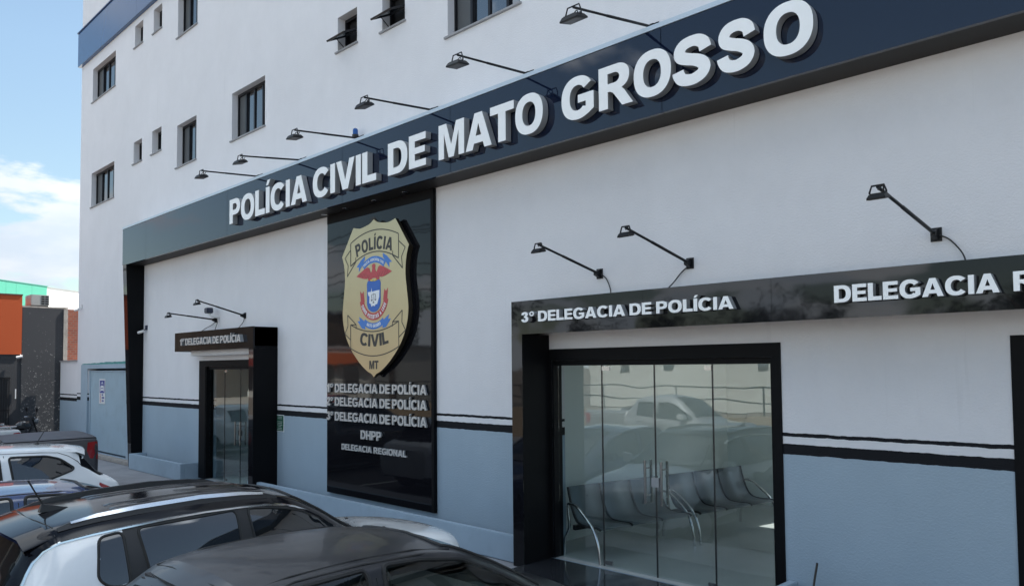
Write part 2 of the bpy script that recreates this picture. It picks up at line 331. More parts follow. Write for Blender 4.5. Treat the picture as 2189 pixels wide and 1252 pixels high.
def window(x0, x1, z0, z1, ty):
    yb = .15 if ty in 'lm' else .17
    fw = .035
    m = MB(); w = x1-x0
    m.box(x0, x1, yb-.02, yb+.05, z0, z0+fw); m.box(x0, x1, yb-.02, yb+.05, z1-fw*1.6, z1); m.box(x0, x0+fw, yb-.02, yb+.05, z0+fw, z1-fw*1.6); m.box(x1-fw, x1, yb-.02, yb+.05, z0+fw, z1-fw*1.6)
    n = {'l': 4, 'm': 3 if w < 1.3 else 4, 's': 1, 'a': 1}[ty]
    for k in range(1, n):
        xx = x0+w*k/n; m.box(xx-.028, xx+.028, yb-.012, yb+.04, z0+fw, z1-fw*1.6)
    f = m.build('window', DARKFR, PB, bevel=.004)
    s = MB(); s.box(x0-.06, x1+.03, -.035, .13, z0-.032, z0+.001); s.build('sill', SILL, f, bevel=.004)
    for k in range(n):
        a, b = x0+fw+(w-2*fw)*k/n, x0+fw+(w-2*fw)*(k+1)/n
        p = MB(); t_ = random.uniform(-.006, .006); yy = yb+.012+.014*(k % 2)
        p.face([(a, yy-t_, z0+.02), (b, yy+t_, z0+.02), (b, yy+t_+.004, z1-.03), (a, yy-t_+.004, z1-.03)])
        if ty != 'a': p.build('pane', WGLASS if k or n == 1 else mat('insect_screen', (.09, .095, .10), .5, spec=.3), f)
    b_ = MB(); b_.face([(x0, .235, z0), (x1, .235, z0), (x1, .235, z1), (x0, .235, z1)]); b_.build('room_darkness_sheet', WBACK if ty != 'a' else mat('dark_room', (.01, .01, .012), .9), f)  # flat dark sheet, the room's dimness put into its colour
    if ty == 'a':       # open awning sash, hinged halfway up, its lower edge swung out
        s = MB(); ww = w-2*fw; h = z1-z0-.08
        Mx = Matrix.Translation((x0+fw, yb-.02, z0+.60*h)) @ Matrix.Rotation(R(-62), 4, 'X')
        s.box(0, ww, -.015, .015, -h*.85, -h*.85+.03, Mx); s.box(0, ww, -.015, .015, -.03, 0, Mx); s.box(0, .03, -.015, .015, -h*.85+.03, -.03, Mx); s.box(ww-.03, ww, -.015, .015, -h*.85+.03, -.03, Mx)
        sash = s.build('sash', DARKFR, f)
        q = MB(); q.face([Mx @ Vector(p) for p in ((.02, 0, -h*.85+.02), (ww-.02, 0, -h*.85+.02), (ww-.02, 0, -.02), (.02, 0, -.02))]); q.build('pane', glass_mat('sash_glass', (.35, .40, .42), 1.7, False) if 'sash_glass' not in MATS else MATS['sash_glass'], f)
        st = MB()
        for xx in (x0+fw+.015, x1-fw-.015): st.tube([(xx, yb-.02, z0+.05), Mx @ Vector((xx-x0-fw, .0, -h*.45))], .008, 6)
        st.build('stay_arm', BLKMET, f)
random.seed(3)
for w in WIN: window(*w)

# big fascia, flashing, soffit
FY = -.45
m = MB(); cuts = [-20.9, -19.3, -14.9, -10.7, -8.0, -4.55, -.2, 4.0, 9.0]
for a, b in zip(cuts, cuts[1:]): m.box(a+.004, b-.004, FY, FY+.05, 5.08, 6.0)
m.box(-20.9, -20.85, FY+.051, -.002, 5.08, 6.0)
m.build('fascia', GLOSS, PB)
m = MB(); m.box(-20.84, 9, FY+.052, -.004, 5.085, 5.12); m.build('soffit', SOFFIT, PB)
m = MB(); m.box(-20.9, 9, FY-.012, -.001, 6.003, 6.055); m.build('fascia_flashing', mat('pale_flashing', (.55, .62, .68), .35, metal=.3), PB)
for x in (-11.05, -10.2, -11.72, -9.4):
    m = MB(); m.lathe([(.035, 0), (.055, -.006), (.06, 0.004)], (x, -.16, 5.083), n=16); m.build('downlight', STEEL, PB)
# tapered end column at the left
m = MB()
def wedge(xa, xb, yt, ybm, z0, z1):
    v = [(xa, yt, z1), (xb, yt, z1), (xb, -.001, z1), (xa, -.001, z1), (xa, ybm, z0), (xb, ybm, z0), (xb, -.001, z0), (xa, -.001, z0)]
    m.mesh(v, [(0, 1, 2, 3), (7, 6, 5, 4), (0, 4, 5, 1), (1, 5, 6, 2), (2, 6, 7, 3), (3, 7, 4, 0)])
m.cur = 0; wedge(-20.88, -20.64, -.445, -.255, -.05, 5.079)
ob = m.build('column', [MATTE, GLOSS_BK], PB)
for p in ob.data.polygons:
    if p.normal.y < -.8: p.material_index = 1
# glossy centre panel
m = MB(); m.box(-11.80, -8.92, -.05, -.001, .27, 5.079); m.build('centre_panel', GLOSS_BK, PB)
m = MB(); m.box(-8.918, -8.86, -.062, -.001, .27, 5.079); m.box(-11.80, -8.92, -.056, -.051, 4.93, 5.079); m.build('panel_trim_and_dark_reflection', MATTE, PB)  # right edge is trim; the top strip paints in the soffit's dark reflection

def canopy(xa, xb, px0, px1, name):
    m = MB(); D = -.5
    k = [xa] + [x for x in (-4.8, -3.35, -.6) if xa < x < xb] + [xb]
    m.cur = 0
    for a, b in zip(k, k[1:]): m.box(a+.0015, b-.0015, D, D+.03, 2.80, 3.21)
    m.cur = 1; m.box(xa, xb, D+.031, -.001, 2.84, 3.19)
    m.box(xa, xa+.02, D+.031, -.0015, 2.80, 3.205)
    m.box(xb-.02, xb, D+.031, -.0015, 2.80, 3.205)
    m.build('canopy', [GLOSS_BK, MATTE], PB)
    m = MB(); m.cur = 1; m.box(px0, px1, D+.008, -.001, -.045, 2.799)
    o = m.build('pillar', [MATTE, MATTE], PB)
    m = MB(); m.box(px0, px1, D, D+.006, -.045, 2.799); m.build('pillar_facing', GLOSS_BK, PB)
canopy(-6.79, 7.0, -6.79, -6.61, 'a'); canopy(-17.35, -13.65, -13.83, -13.65, 'b')
m = MB(); m.box(-16.95, -13.85, -.30, -.002, 2.70, 2.838); m.build('canopy_underside', STUCCO_W, PB)

def frame(x0, x1, z1, ox0, ox1, oz1, zb=0.0):
    m = MB(); y0, y1 = -.012, .16
    m.box(ox0, x0, y0, -.0005, zb, oz1); m.box(x1, ox1, y0, -.0005, zb, oz1); m.box(x0, x1, y0, -.0005, z1, oz1)
    # lined jambs and head rail
    m.box(x0-.0, x0+.025, 0.0, .16, zb, z1-.0005); m.box(x1-.025, x1, 0, .16, zb, z1-.0005); m.box(x0+.025, x1-.025, .05, .13, z1-.065, z1-.0005)
    return m.build('door_frame', MATTE, PB)
frame(DOOR3[0], DOOR3[1], DOOR3[3], -6.605, -3.51, 2.62); frame(DOOR1[0], DOOR1[1], DOOR1[3], -17.21, -14.45, 2.60); frame(DOOR4[0], DOOR4[1], DOOR4[3], -1.55, 1.05, 2.62)

def glazing(xs_, z1, y=.09, leafs=(), H=None):
    """one glass leaf per interval; H = x of the leaf meeting line that carries the handles"""
    for i, (a, b) in enumerate(zip(xs_, xs_[1:])):
        g_ = MB(); g_.box(a+.006, b-.006, y-.004, y+.004, .012, z1-.068)
        o = g_.build('glass_door' if i in leafs else 'glass_panel', GLASS_D, PB)
        e = MB(); e.box(a-.007, a+.007, y-.0075, y+.0075, .008, z1-.066)
        if i > 0: e.build('edge_seal', BLACKPL, o)
        if i in leafs:
            xh = b-.11 if i == leafs[0] else a+.11
            h = MB()
            for yy in (y-.06, y+.06): h.tube([(xh, yy, .83), (xh, yy, 1.32)], .016, 12)
            for zz in (.92, 1.23): h.tube([(xh, y-.06, zz), (xh, y+.06, zz)], .009, 8)
            h.build('handle', STEEL, o, smooth=True)
            xp = a+.05 if i == leafs[0] else b-.05
            for zz in (.03, z1-.13):
                q = MB(); q.box(xp-.045, xp+.075 if i == leafs[0] else xp+.045, y-.014, y+.014, zz, zz+.05); q.build('patch_hinge', STEEL, o, bevel=.004)
    if H:
        l = MB(); l.box(H-.055, H+.055, y-.022, y+.022, 1.02, 1.13); l.build('lock_box', STEEL, PB, bevel=.006)
glazing([-6.545, -5.835, -5.075, -4.33, -3.625], 2.475, leafs=(1, 2), H=-5.075)
glazing([-16.845, -16.12, -15.38, -14.63], 2.47, leafs=(1, 2), H=-15.38)
glazing([-1.395, .85], 2.47)
# rooms behind the doors
WALLI = mat('pale_green_wall', (.70, .76, .75), .7, var=(1, .04)); FLOORI = mat('grey_floor_tile', (.46, .48, .48), .22, var=(2, .06)); CEIL = mat('white_ceiling', (.7, .7, .7), .8)
def room(x0, x1, win, h=2.75):
    y0, y1 = .241, 5.2
    a = MB(); a.face([(x0, y0, 0), (x0, y0, h), (x0, y1, h), (x0, y1, 0)]); a.face([(x1, y0, 0), (x1, y1, 0), (x1, y1, h), (x1, y0, h)])
    xs_ = [x0, win[0], win[1], x1]; zs_ = [0, win[2], win[3], h]
    for i in range(3):
        for j in range(3):
            if i == j == 1: continue
            a.face([(xs_[i], y1, zs_[j]), (xs_[i+1], y1, zs_[j]), (xs_[i+1], y1, zs_[j+1]), (xs_[i], y1, zs_[j+1])])
    u, v, c, d = win
    a.face([(u, y1, c), (u, YB, c), (u, YB, d), (u, y1, d)]); a.face([(v, y1, c), (v, YB, c), (v, YB, d), (v, y1, d)]); a.face([(u, y1, c), (v, y1, c), (v, YB, c), (u, YB, c)]); a.face([(u, y1, d), (v, y1, d), (v, YB, d), (u, YB, d)])
    a.build('room_wall', WALLI, PB, recalc=False)
    a = MB(); a.face([(x0, -.0, .004), (x1, -.0, .004), (x1, y1, .004), (x0, y1, .004)]); a.build('room_floor', FLOORI, PB)
    a = MB(); a.face([(x0, y0, h), (x1, y0, h), (x1, y1, h), (x0, y1, h)]); a.build('room_ceiling', CEIL, PB)
room(-7.05, 3.2, ADDED_BWIN[0]); room(-17.6, -12.4, ADDED_BWIN[1])
# garage gate
m = MB()
for i in range(54):
    xa = GAR[0]+.12+i*(GAR[1]-GAR[0]-.14)/54; xb = GAR[0]+.12+(i+1)*(GAR[1]-GAR[0]-.14)/54; xm = (xa+xb)/2
    for a, b, ya, yb in ((xa, xa+.012, .06, .072), (xa+.012, xm, .072, .072), (xm, xm+.012, .072, .06), (xm+.012, xb, .06, .06)): m.face([(a, ya, .10), (b, yb, .10), (b, yb, 2.36), (a, ya, 2.36)])
gg = m.build('garage_gate', mat('gate_paint', (.36, .46, .53), .55, var=(1.2, .06), dirt=(3, (.25, .30, .33), .4)), PB, recalc=False)
m = MB(); m.box(GAR[0]+.02, GAR[1], .05, .09, 2.36, 2.40); m.box(GAR[0]+.02, GAR[0]+.12, .04, .09, .06, 2.40); m.build('gate_frame', BLUEP, gg)
m = MB(); m.box(-25.7, GAR[0], -.012, -.0005, .0, 2.46); m.box(-25.7, GAR[1], -.012, -.0005, 2.46, 2.58); m.build('painted_surround', BLUEP, PB)
m = MB()
random.seed(11); top = []
for i in range(30):
    x = -25.62+i*3.76/29; top.append((x, 2.60+random.uniform(-.006, .012)+.045*min(1, i/22)))
loop = [(-25.62, 2.582)] + top + [(-21.86, 2.582)]
m.prism([loop], -.0005, -.005); m.build('old_paint_strip', mat('green_paint', (.07, .27, .25), .8, var=(9, .3)), PB)
m = MB(); m.box(-25.4, -20.9, -.22, -.001, -.044, .045); m.build('gate_threshold', RAWCEM, PB, bevel=.015)
# low flank wall left of the corner
fw_ = thing('flank_wall', (-26.95, 0, -.05), 'low white wall stub with grey blue base left of the police building corner', 'wall')
m = MB(); m.box(-27.85, X0-.002, .0, .2, -.4, 2.69); m.build('wall_face', STUCCO, fw_)
m = MB(); m.box(-27.85, X0-.002, -.04, .22, 2.692, 2.73); m.build('coping', SILL, fw_)

# step and planters
m = MB(); m.box(-6.60, 1.2, -.80, -.013, -.044, .0); tag(m.build('door_step', GRANITE, bevel=.006), 'black granite step in front of the wide glass doors', 'step')
m = MB(); m.box(-17.0, -14.0, -.55, -.013, -.044, .0); tag(m.build('door_step', GRANITE, bevel=.006), 'black granite step in front of the narrow left entrance', 'step')
def planter(x0, x1, d, zt, label):
    p = thing('planter', ((x0+x1)/2, -d/2, -.045), label, 'planter', 'masonry planters along the wall foot')
    m = MB(); t_ = .085
    m.box(x0, x1, -d, -d+t_, -.04, zt); m.box(x0, x0+t_, -d+t_, -.002, -.04, zt-.001); m.box(x1-t_, x1, -d+t_, -.002, -.04, zt-.001)
    m.build('planter_wall', BLUEP, p, bevel=.008)
    m = MB(); m.box(x0+t_, x1-t_, -d+t_, -.002, -.04, zt-.13); m.build('soil', mat('dry_soil', (.20, .165, .13), .95, bump=(30, 1, .03), var=(9, .3)), p)
    return p
planter(-20.42, -17.24, .40, .33, 'short blue planter at the foot of the tapered column')
planter(-14.02, -6.80, .42, .29, 'long blue planter under the black centre panel')
pl3 = planter(-3.48, -1.58, .38, .30, 'blue planter right of the wide glass doors, mostly cut off by the frame')
st = MB(); st.tube([(-3.18, -.19, .15), (-3.14, -.2, .40), (-3.11, -.2, .56)], .011, 8); tag(st.build('iron_rod', mat('rusty_iron', (.05, .045, .04), .7)), 'thin dark iron rod sticking out of the planter right of the doors', 'rod')

# ------------------------------------------------------------------ letters
def arc(cx, cy, rx, ry, a0, a1, n=14, p=1.0):
    o = []
    for i in range(n+1):
        a = R(a0+(a1-a0)*i/n); c, s = math.cos(a), math.sin(a)
        o.append((cx+rx*math.copysign(abs(c)**p, c), cy+ry*math.copysign(abs(s)**p, s)))
    return o
def spline(P, n=6):
    o = []
    for i in range(len(P)-1):
        p0, p1, p2, p3 = P[max(i-1, 0)], P[i], P[i+1], P[min(i+2, len(P)-1)]
        for k in range(n):
            t = k/n; o.append(tuple(.5*((2*p1[j])+(-p0[j]+p2[j])*t+(2*p0[j]-5*p1[j]+4*p2[j]-p3[j])*t*t+(-p0[j]+3*p1[j]-3*p2[j]+p3[j])*t**3) for j in range(len(p1))))
    return o+[P[-1]]
def stroke(P, hw):
    L_, Rr = [], []
    for i, p in enumerate(P):
        a, b = P[max(i-1, 0)], P[min(i+1, len(P)-1)]; dx, dy = b[0]-a[0], b[1]-a[1]; l = math.hypot(dx, dy) or 1; nx, ny = -dy/l, dx/l
        h = hw*(1+.22*abs(nx)); L_.append((p[0]+nx*h, p[1]+ny*h)); Rr.append((p[0]-nx*h, p[1]-ny*h))
    return L_+Rr[::-1]
S_, B_ = .27, .205
def glyph(c):
    """(advance width, [ [outer, hole, ...], ... ]) at cap height 1"""
    s, b = S_, B_
    if c == 'I': return s, [[[(0, 0), (s, 0), (s, 1), (0, 1)]]]
    if c == 'Í': return s, glyph('I')[1]+[[[(s*.05, 1.07), (s*.62, 1.07), (s*1.2, 1.27), (s*.42, 1.27)]]]
    if c == 'L': return .72, [[[(0, 0), (.72, 0), (.72, b+.02), (s, b+.02), (s, 1), (0, 1)]]]
    if c == 'T': return .86, [[[(.43-s/2, 0), (.43+s/2, 0), (.43+s/2, 1-b-.02), (.86, 1-b-.02), (.86, 1), (0, 1), (0, 1-b-.02), (.43-s/2, 1-b-.02)]]]
    if c == 'E': return .78, [[[(0, 0), (.78, 0), (.78, b), (s, b), (s, .41), (.73, .41), (.73, .60), (s, .60), (s, 1-b), (.77, 1-b), (.77, 1), (0, 1)]]]
    if c == 'H': return .92, [[[(0, 0), (s, 0), (s, .38), (.92-s, .38), (.92-s, 0), (.92, 0), (.92, 1), (.92-s, 1), (.92-s, .60), (s, .60), (s, 1), (0, 1)]]]
    if c == 'N': return .92, [[[(0, 0), (.25, 0), (.25, .58), (.66, 0), (.92, 0), (.92, 1), (.67, 1), (.67, .42), (.26, 1), (0, 1)]]]
    if c == 'M': return 1.10, [[[(0, 0), (.235, 0), (.235, .72), (.44, 0), (.66, 0), (.865, .72), (.865, 0), (1.10, 0), (1.10, 1), (.76, 1), (.55, .36), (.34, 1), (0, 1)]]]
    if c == 'V': return 1.02, [[[(.36, 0), (.66, 0), (1.02, 1), (.735, 1), (.51, .31), (.285, 1), (0, 1)]]]
    if c == 'A': return 1.04, [[[(0, 0), (.285, 0), (.34, .165), (.70, .165), (.755, 0), (1.04, 0), (.67, 1), (.37, 1)], [(.41, .37), (.63, .37), (.52, .715)]]]
    if c == 'Á': return 1.04, glyph('A')[1]+[[[(.48, 1.07), (.64, 1.07), (.80, 1.27), (.59, 1.27)]]]
    if c == 'O': return 1.04, [[arc(.52, .5, .52, .525, 0, 360, 44, .88)[:-1], arc(.52, .5, .52-s, .525-b-.01, 0, 360, 36, .9)[:-1]]]
    if c == 'D': return .95, [[[(0, 0), (.45, 0)]+arc(.45, .5, .50, .5, -90, 90, 22, .85)+[(0, 1)], [(s, b), (.42, b)]+arc(.42, .5, .25, .5-b, -90, 90, 16, .85)+[(s, 1-b)]]]
    if c == 'P': return .87, [[[(0, 0), (s, 0), (s, .35), (.48, .35)]+arc(.48, .675, .39, .325, -90, 90, 16, .88)+[(0, 1)], [(s, .55), (.44, .55)]+arc(.44, .68, .16, .13, -90, 90, 10)+[(s, .81)]]]
    if c == 'R': return 1.0, [[[(0, 0), (s, 0), (s, .39), (.34, .39), (.43, .34), (.69, 0), (1.0, 0), (.76, .34), (.68, .415)]+arc(.52, .70, .385, .30, -50, 90, 15, .88)+[(0, 1)], [(s, .575), (.47, .575)]+arc(.47, .695, .15, .12, -90, 90, 10)+[(s, .815)]]]
    if c == 'C': return .99, [[arc(.52, .5, .52, .525, 36, 324, 36, .88)+[(.93, .15)]+arc(.52, .5, .52-s, .525-b-.01, 322, 38, 28, .9)+[(.93, .83)]]]
    if c == 'G': return 1.04, [[arc(.52, .5, .52, .525, 34, 292, 34, .88)+[(.88, .06), (1.04, .15), (1.04, .56), (.54, .56), (.54, .37), (.79, .37), (.79, .245)]+arc(.52, .5, .52-s, .525-b-.01, 312, 36, 26, .9)]]
    if c == 'S': return .93, [[stroke(spline([(.80, .66), (.755, .80), (.62, .89), (.45, .91), (.27, .87), (.175, .76), (.20, .63), (.36, .55), (.57, .48), (.72, .39), (.775, .27), (.70, .155), (.54, .095), (.40, .09), (.23, .14), (.145, .25), (.125, .33)], 4), .118)]]
    if c == 'U': return .92, [[[(0, 1), (0, .38)]+arc(.46, .38, .46, .40, 180, 360, 18)+[(.92, 1), (.92-s, 1), (.92-s, .38)]+arc(.46, .38, .46-s, .19, 360, 180, 12)+[(s, 1)]]]
    if c == 'J': return .72, [[[(0, .36), (.02, .22)]+arc(.36, .32, .36, .34, 200, 360, 14)+[(.72, 1), (.45, 1), (.45, .32)]+arc(.36, .30, .10, .12, 360, 180, 8)+[(.25, .40)]]]
    if c == '1': return .46, [[[(.18, 0), (.46, 0), (.46, 1), (.26, 1), (.2, .88), (0, .78), (0, .58), (.18, .66)]]]
    if c == '2': return .72, [[[(.02, .68), (.06, .85), (.2, .97), (.36, 1.0), (.57, .96), (.69, .83), (.69, .66), (.59, .5), (.45, .36), (.36, .22), (.71, .22), (.71, 0), (0, 0), (.05, .2), (.2, .38), (.36, .53), (.42, .66), (.40, .76), (.34, .79), (.28, .76), (.26, .66)]]]
    if c == '3': return .72, [[[(.02, .72), (.08, .9), (.24, .99), (.38, 1), (.56, .95), (.66, .82), (.65, .68), (.54, .56), (.54, .54), (.67, .45), (.71, .3), (.66, .13), (.5, .02), (.34, -.01), (.16, .03), (.04, .14), (0, .28), (.25, .31), (.27, .23), (.34, .19), (.42, .24), (.43, .33), (.38, .42), (.27, .44), (.27, .61), (.36, .62), (.40, .7), (.38, .78), (.32, .81), (.27, .77), (.25, .69)]]]
    if c == 'º': return .46, [[arc(.23, .78, .23, .24, 0, 360, 22)[:-1], arc(.23, .78, .10, .12, 0, 360, 16)[:-1]]]
    return .3, []
GAP, SPC = .075, .30
def layout(text, gap=GAP, spc=SPC):
    x = 0; o = []
    for ch in text:
        if ch == ' ': x += spc; continue
        w, isl = glyph(ch); o.append((ch, x, w, isl)); x += w+gap
    return o, x-gap
def add_glyph(m, isl, x, z, sx, sz, y0, y1, sidemat=None):
    for lp in isl: m.prism(lp, y0, y1, lambda u, v: (x+u*sx, z+v*sz), sidemat=sidemat)
def letters(label, items, z0, capH, y0, y1, face_m, side_m, group=None, gap=GAP, spc=SPC):
    """items: list of (text, x0, x1); every letter is a part of the one sign"""
    xa, xb = items[0][1], items[-1][2]
    t = thing('wall_lettering', ((xa+xb)/2, y0, z0), label, 'lettering', group)
    for text, a, b in items:
        o, w = layout(text, gap, spc); sx = (b-a)/w
        for ch, x, gw, isl in o:
            m = MB(); add_glyph(m, isl, a+x*sx, z0, sx, capH, y0, y1, 1); m.build('letter', [face_m, side_m], t, recalc=True)
    return t
letters('large white raised capitals POLÍCIA CIVIL DE MATO GROSSO on the high dark fascia',
  [('POLÍCIA', -14.555, -11.62), ('CIVIL', -11.43, -9.60), ('DE', -9.30, -8.40), ('M', -8.12, -7.59), ('A', -7.56, -7.06), ('T', -7.085, -6.655), ('O', -6.63, -6.165), ('G', -5.865, -5.385),
   ('R', -5.31, -4.845), ('O', -4.83, -4.36), ('S', -4.335, -3.895), ('S', -3.82, -3.425), ('O', -3.335, -2.86)], 5.25, .478, FY-.012, -.56, WHITE_L, ALU)
letters('white raised capitals 3º DELEGACIA DE POLÍCIA on the canopy over the wide doors', [('3º', -6.545, -6.33), ('DELEGACIA DE POLÍCIA', -6.265, -3.70)], 2.94, .125, -.505, -.575, WHITE_L, ALU)
letters('white raised capitals DELEGACIA REGIONAL at the right end of the black canopy', [('DELEGACIA', -2.735, -1.485), ('REGIONAL', -1.395, -.28)], 2.932, .148, -.505, -.575, WHITE_L, ALU)
letters('grey raised capitals 1º DELEGACIA DE POLÍCIA on the small left canopy', [('1º', -16.88, -16.68), ('DELEGACIA DE POLÍCIA', -16.60, -14.02)], 2.925, .145, -.505, -.575, GREY_L, ALU)
G5 = 'steel lettering on the centre panel'
for n_, z in (('1º', 1.995), ('2º', 1.765), ('3º', 1.515)):
    letters(f'steel letters {n_} DELEGACIA DE POLÍCIA on the black centre panel', [(n_, -11.76, -11.56), ('DELEGACIA DE POLÍCIA', -11.50, -9.0)], z, .148, -.06, -.088, GREY_L, ALU, G5)
letters('steel letters DHPP below the three district lines on the black panel', [('DHPP', -10.72, -10.15)], 1.245, .142, -.06, -.088, GREY_L, ALU, G5)
letters('small steel letters DELEGACIA REGIONAL, lowest line on the black panel', [('DELEGACIA', -11.29, -10.42), ('REGIONAL', -10.36, -9.50)], 1.035, .10, -.06, -.085, GREY_L, ALU, G5)
# ------------------------------------------------------------------ police badge
BX, BZ = -10.24, 3.5
badge = thing('police_badge', (BX, -.1, BZ), 'gold shield shaped badge reading POLÍCIA CIVIL MT on the black panel', 'badge')
GOLD = mat('satin_gold', (.50, .42, .255), .30, metal=.72, var=(1.2, .05)); GOLDE = mat('dark_bronze_edge', (.035, .028, .02), .4)
INK = mat('dark_ink', (.035, .033, .03), .5); RBLUE = mat('ribbon_blue', (.05, .19, .55), .45); RRED = mat('ribbon_red', (.46, .055, .06), .45); PRW = mat('print_white', (.78, .80, .82), .5)
ER = mat('eagle_red', (.50, .06, .07), .45, var=(20, .12)); CB = mat('crest_blue', (.02, .12, .46), .4); CLAW = mat('claw_gold', (.70, .50, .10), .5)
half = [(0, 1.29)] + spline([(0, 1.29), (.10, 1.235), (.24, 1.205), (.40, 1.19), (.58, 1.225)], 4)[1:] + spline([(.58, 1.225), (.66, 1.12), (.76, .985), (.92, .775)], 4)[1:] + spline([(.92, .775), (.865, .64), (.835, .46), (.835, .30), (.865, .10), (.895, -.10), (.90, -.22), (.875, -.38), (.80, -.58), (.65, -.79), (.42, -1.0), (.20, -1.14), (.07, -1.19), (0, -1.245)], 3)[1:]
full = half + [(-x, z) for x, z in half[-2:0:-1]]
T = lambda u, v: (BX+u, BZ+v)
m = MB(); m.prism([full], -.064, -.155, T); m.prism([[(x*1.012, z*1.008) for x, z in full]], -.064, -.145, T)
m = MB(); m.prism([full], -.10, -.158, T, sidemat=1); m.build('shield_plate', [GOLD, GOLDE], badge)
m = MB(); m.prism([[(x*.97, z*.975) for x, z in full]], -.052, -.0995, T); m.build('mounting_core', GOLDE, badge)
YS = -.158
def ribbon_line(pts, closed, hw=.0085, y=-.160):
    m = MB(); P = list(pts)
    if closed: P = P+[P[0]]
    for a, b in zip(P, P[1:]):
        dx, dy = b[0]-a[0], b[1]-a[1]; l = math.hypot(dx, dy)
        if l < 1e-6: continue
        nx, ny = -dy/l*hw, dx/l*hw
        m.face([(BX+a[0]+nx, y, BZ+a[1]+ny), (BX+b[0]+nx, y, BZ+b[1]+ny), (BX+b[0]-nx, y, BZ+b[1]-ny), (BX+a[0]-nx, y, BZ+a[1]-ny)]); y -= .00002
    return m
def flat(pts, y=-.160): m = MB(); m.prism([pts], YS, y, T); return m
# gold scrolls with dark outline
def bow(x, zc, sag): return zc-sag*(x/.66)**2
up_t = [(x, bow(x, 1.115, .14)) for x in [-.66+1.32*i/16 for i in range(17)]]; up_b = [(x, bow(x, .765, .17)) for x in [.66-1.32*i/16 for i in range(17)]]
ln = ribbon_line(up_t+up_b, True)
for sgn in (-1, 1):
    for a in ([(.66, .865), (.83, .745), (.735, .61), (.76, .43), (.50, .66)], [(.66, .595), (.51, .66), (.51, .725)]):
        q = ribbon_line([(sgn*x, z) for x, z in a], False); ln.mesh(q.v, q.f)
lo_t = [(x, bow(x, -.515, -.135)) for x in [-.66+1.32*i/16 for i in range(17)]]; lo_b = [(x, bow(x, -.905, -.135)) for x in [.66-1.32*i/16 for i in range(17)]]
q = ribbon_line(lo_t+lo_b, True); ln.mesh(q.v, q.f)
for sgn in (-1, 1):
    for a in ([(.66, -.63), (.83, -.525), (.74, -.40), (.75, -.215), (.50, -.385)], [(.66, -.38), (.50, -.385), (.50, -.455)]):
        q = ribbon_line([(sgn*x, z) for x, z in a], False); ln.mesh(q.v, q.f)
ln.build('scroll_outline', INK, badge, recalc=False)
def arc_text(text, R0, cx, cz, mid, H, mat_, name, y=-.1625, out=True, gap=.10, spc=.35, xs=1.0, total=None):
    """letters set along a circle of radius R0 about (cx, cz); mid = angle of the middle"""
    o, w = layout(text, gap, spc); m = MB(); sx = H*xs
    if total: sx = total/w
    for ch, x, gw, isl in o:
        s = (x+gw/2-w/2)*sx; a = R(mid)+(-s/R0 if out else s/R0)
        tx, tz = (math.sin(a), -math.cos(a)) if out else (-math.sin(a), math.cos(a))
        nx, nz = (math.cos(a), math.sin(a)) if out else (-math.cos(a), -math.sin(a))
        ox, oz = cx+R0*math.cos(a), cz+R0*math.sin(a)
        for lp in isl: m.prism(lp, y+.004, y, lambda u, v: T(ox+(u-gw/2)*sx*tx+v*H*nx, oz+(u-gw/2)*sx*tz+v*H*nz))
    return m.build(name, mat_, badge)
arc_text('POLÍCIA', 1.55, 0, .80-1.55-.0, 90, .205, INK, 'word', y=-.1605, total=.98)
arc_text('CIVIL', 1.7, 0, -.755+1.7, 270, .20, INK, 'word', y=-.1605, out=False, total=.80)
m = MB(); o, w = layout('MT')
for ch, x, gw, isl in o: add_glyph(m, isl, BX-.125+x*.25/w, BZ-1.115, .25/w, .135, -.158, -.1605)
m.build('word', INK, badge)
# blue top ribbon
def ring(cx, cz, r0, r1, a0, a1, n=16): return arc(cx, cz, r1, r1, a0, a1, n)+arc(cx, cz, r0, r0, a1, a0, n)
for sgn in (-1, 1):
    flat([(sgn*x, z) for x, z in [(.25, .66), (.25, .72), (.36, .66), (.49, .555), (.42, .555), (.42, .475), (.32, .58)]], -.1602).build('ribbon_tail', RBLUE, badge)
    flat([(sgn*x, z) for x, z in [(.28, -.33), (.41, -.26), (.385, -.33), (.46, -.33), (.33, -.455), (.23, -.47)]], -.1602).build('ribbon_tail', RBLUE, badge)
    flat([(sgn*x, z) for x, z in [(.255, -.02), (.285, .15), (.33, .11), (.385, .16), (.36, -.03), (.30, -.08)]], -.1602).build('ribbon_tail', RRED, badge)
flat(ring(0, .16, .43, .535, 52, 128)).build('ribbon', RBLUE, badge)
arc_text('POLÍCIA JUDICIÁRIA CIVIL', .46, 0, .16, 90, .042, PRW, 'motto', y=-.1635, gap=.2, spc=.6, total=.56)
flat(ring(0, .06, .44, .54, 236, 304)).build('ribbon', RBLUE, badge)
arc_text('MATO GROSSO', .51, 0, .06, 270, .05, PRW, 'motto', y=-.1635, out=False, gap=.2, spc=.6, total=.40)
flat(ring(0, .065, .285, .40, 192, 348, 30), -.1608).build('ribbon', RRED, badge)
arc_text('OMNIS POTESTAS A LEGE', .375, 0, .065, 270, .062, PRW, 'motto', y=-.1640, out=False, gap=.35, spc=.9, total=.86)
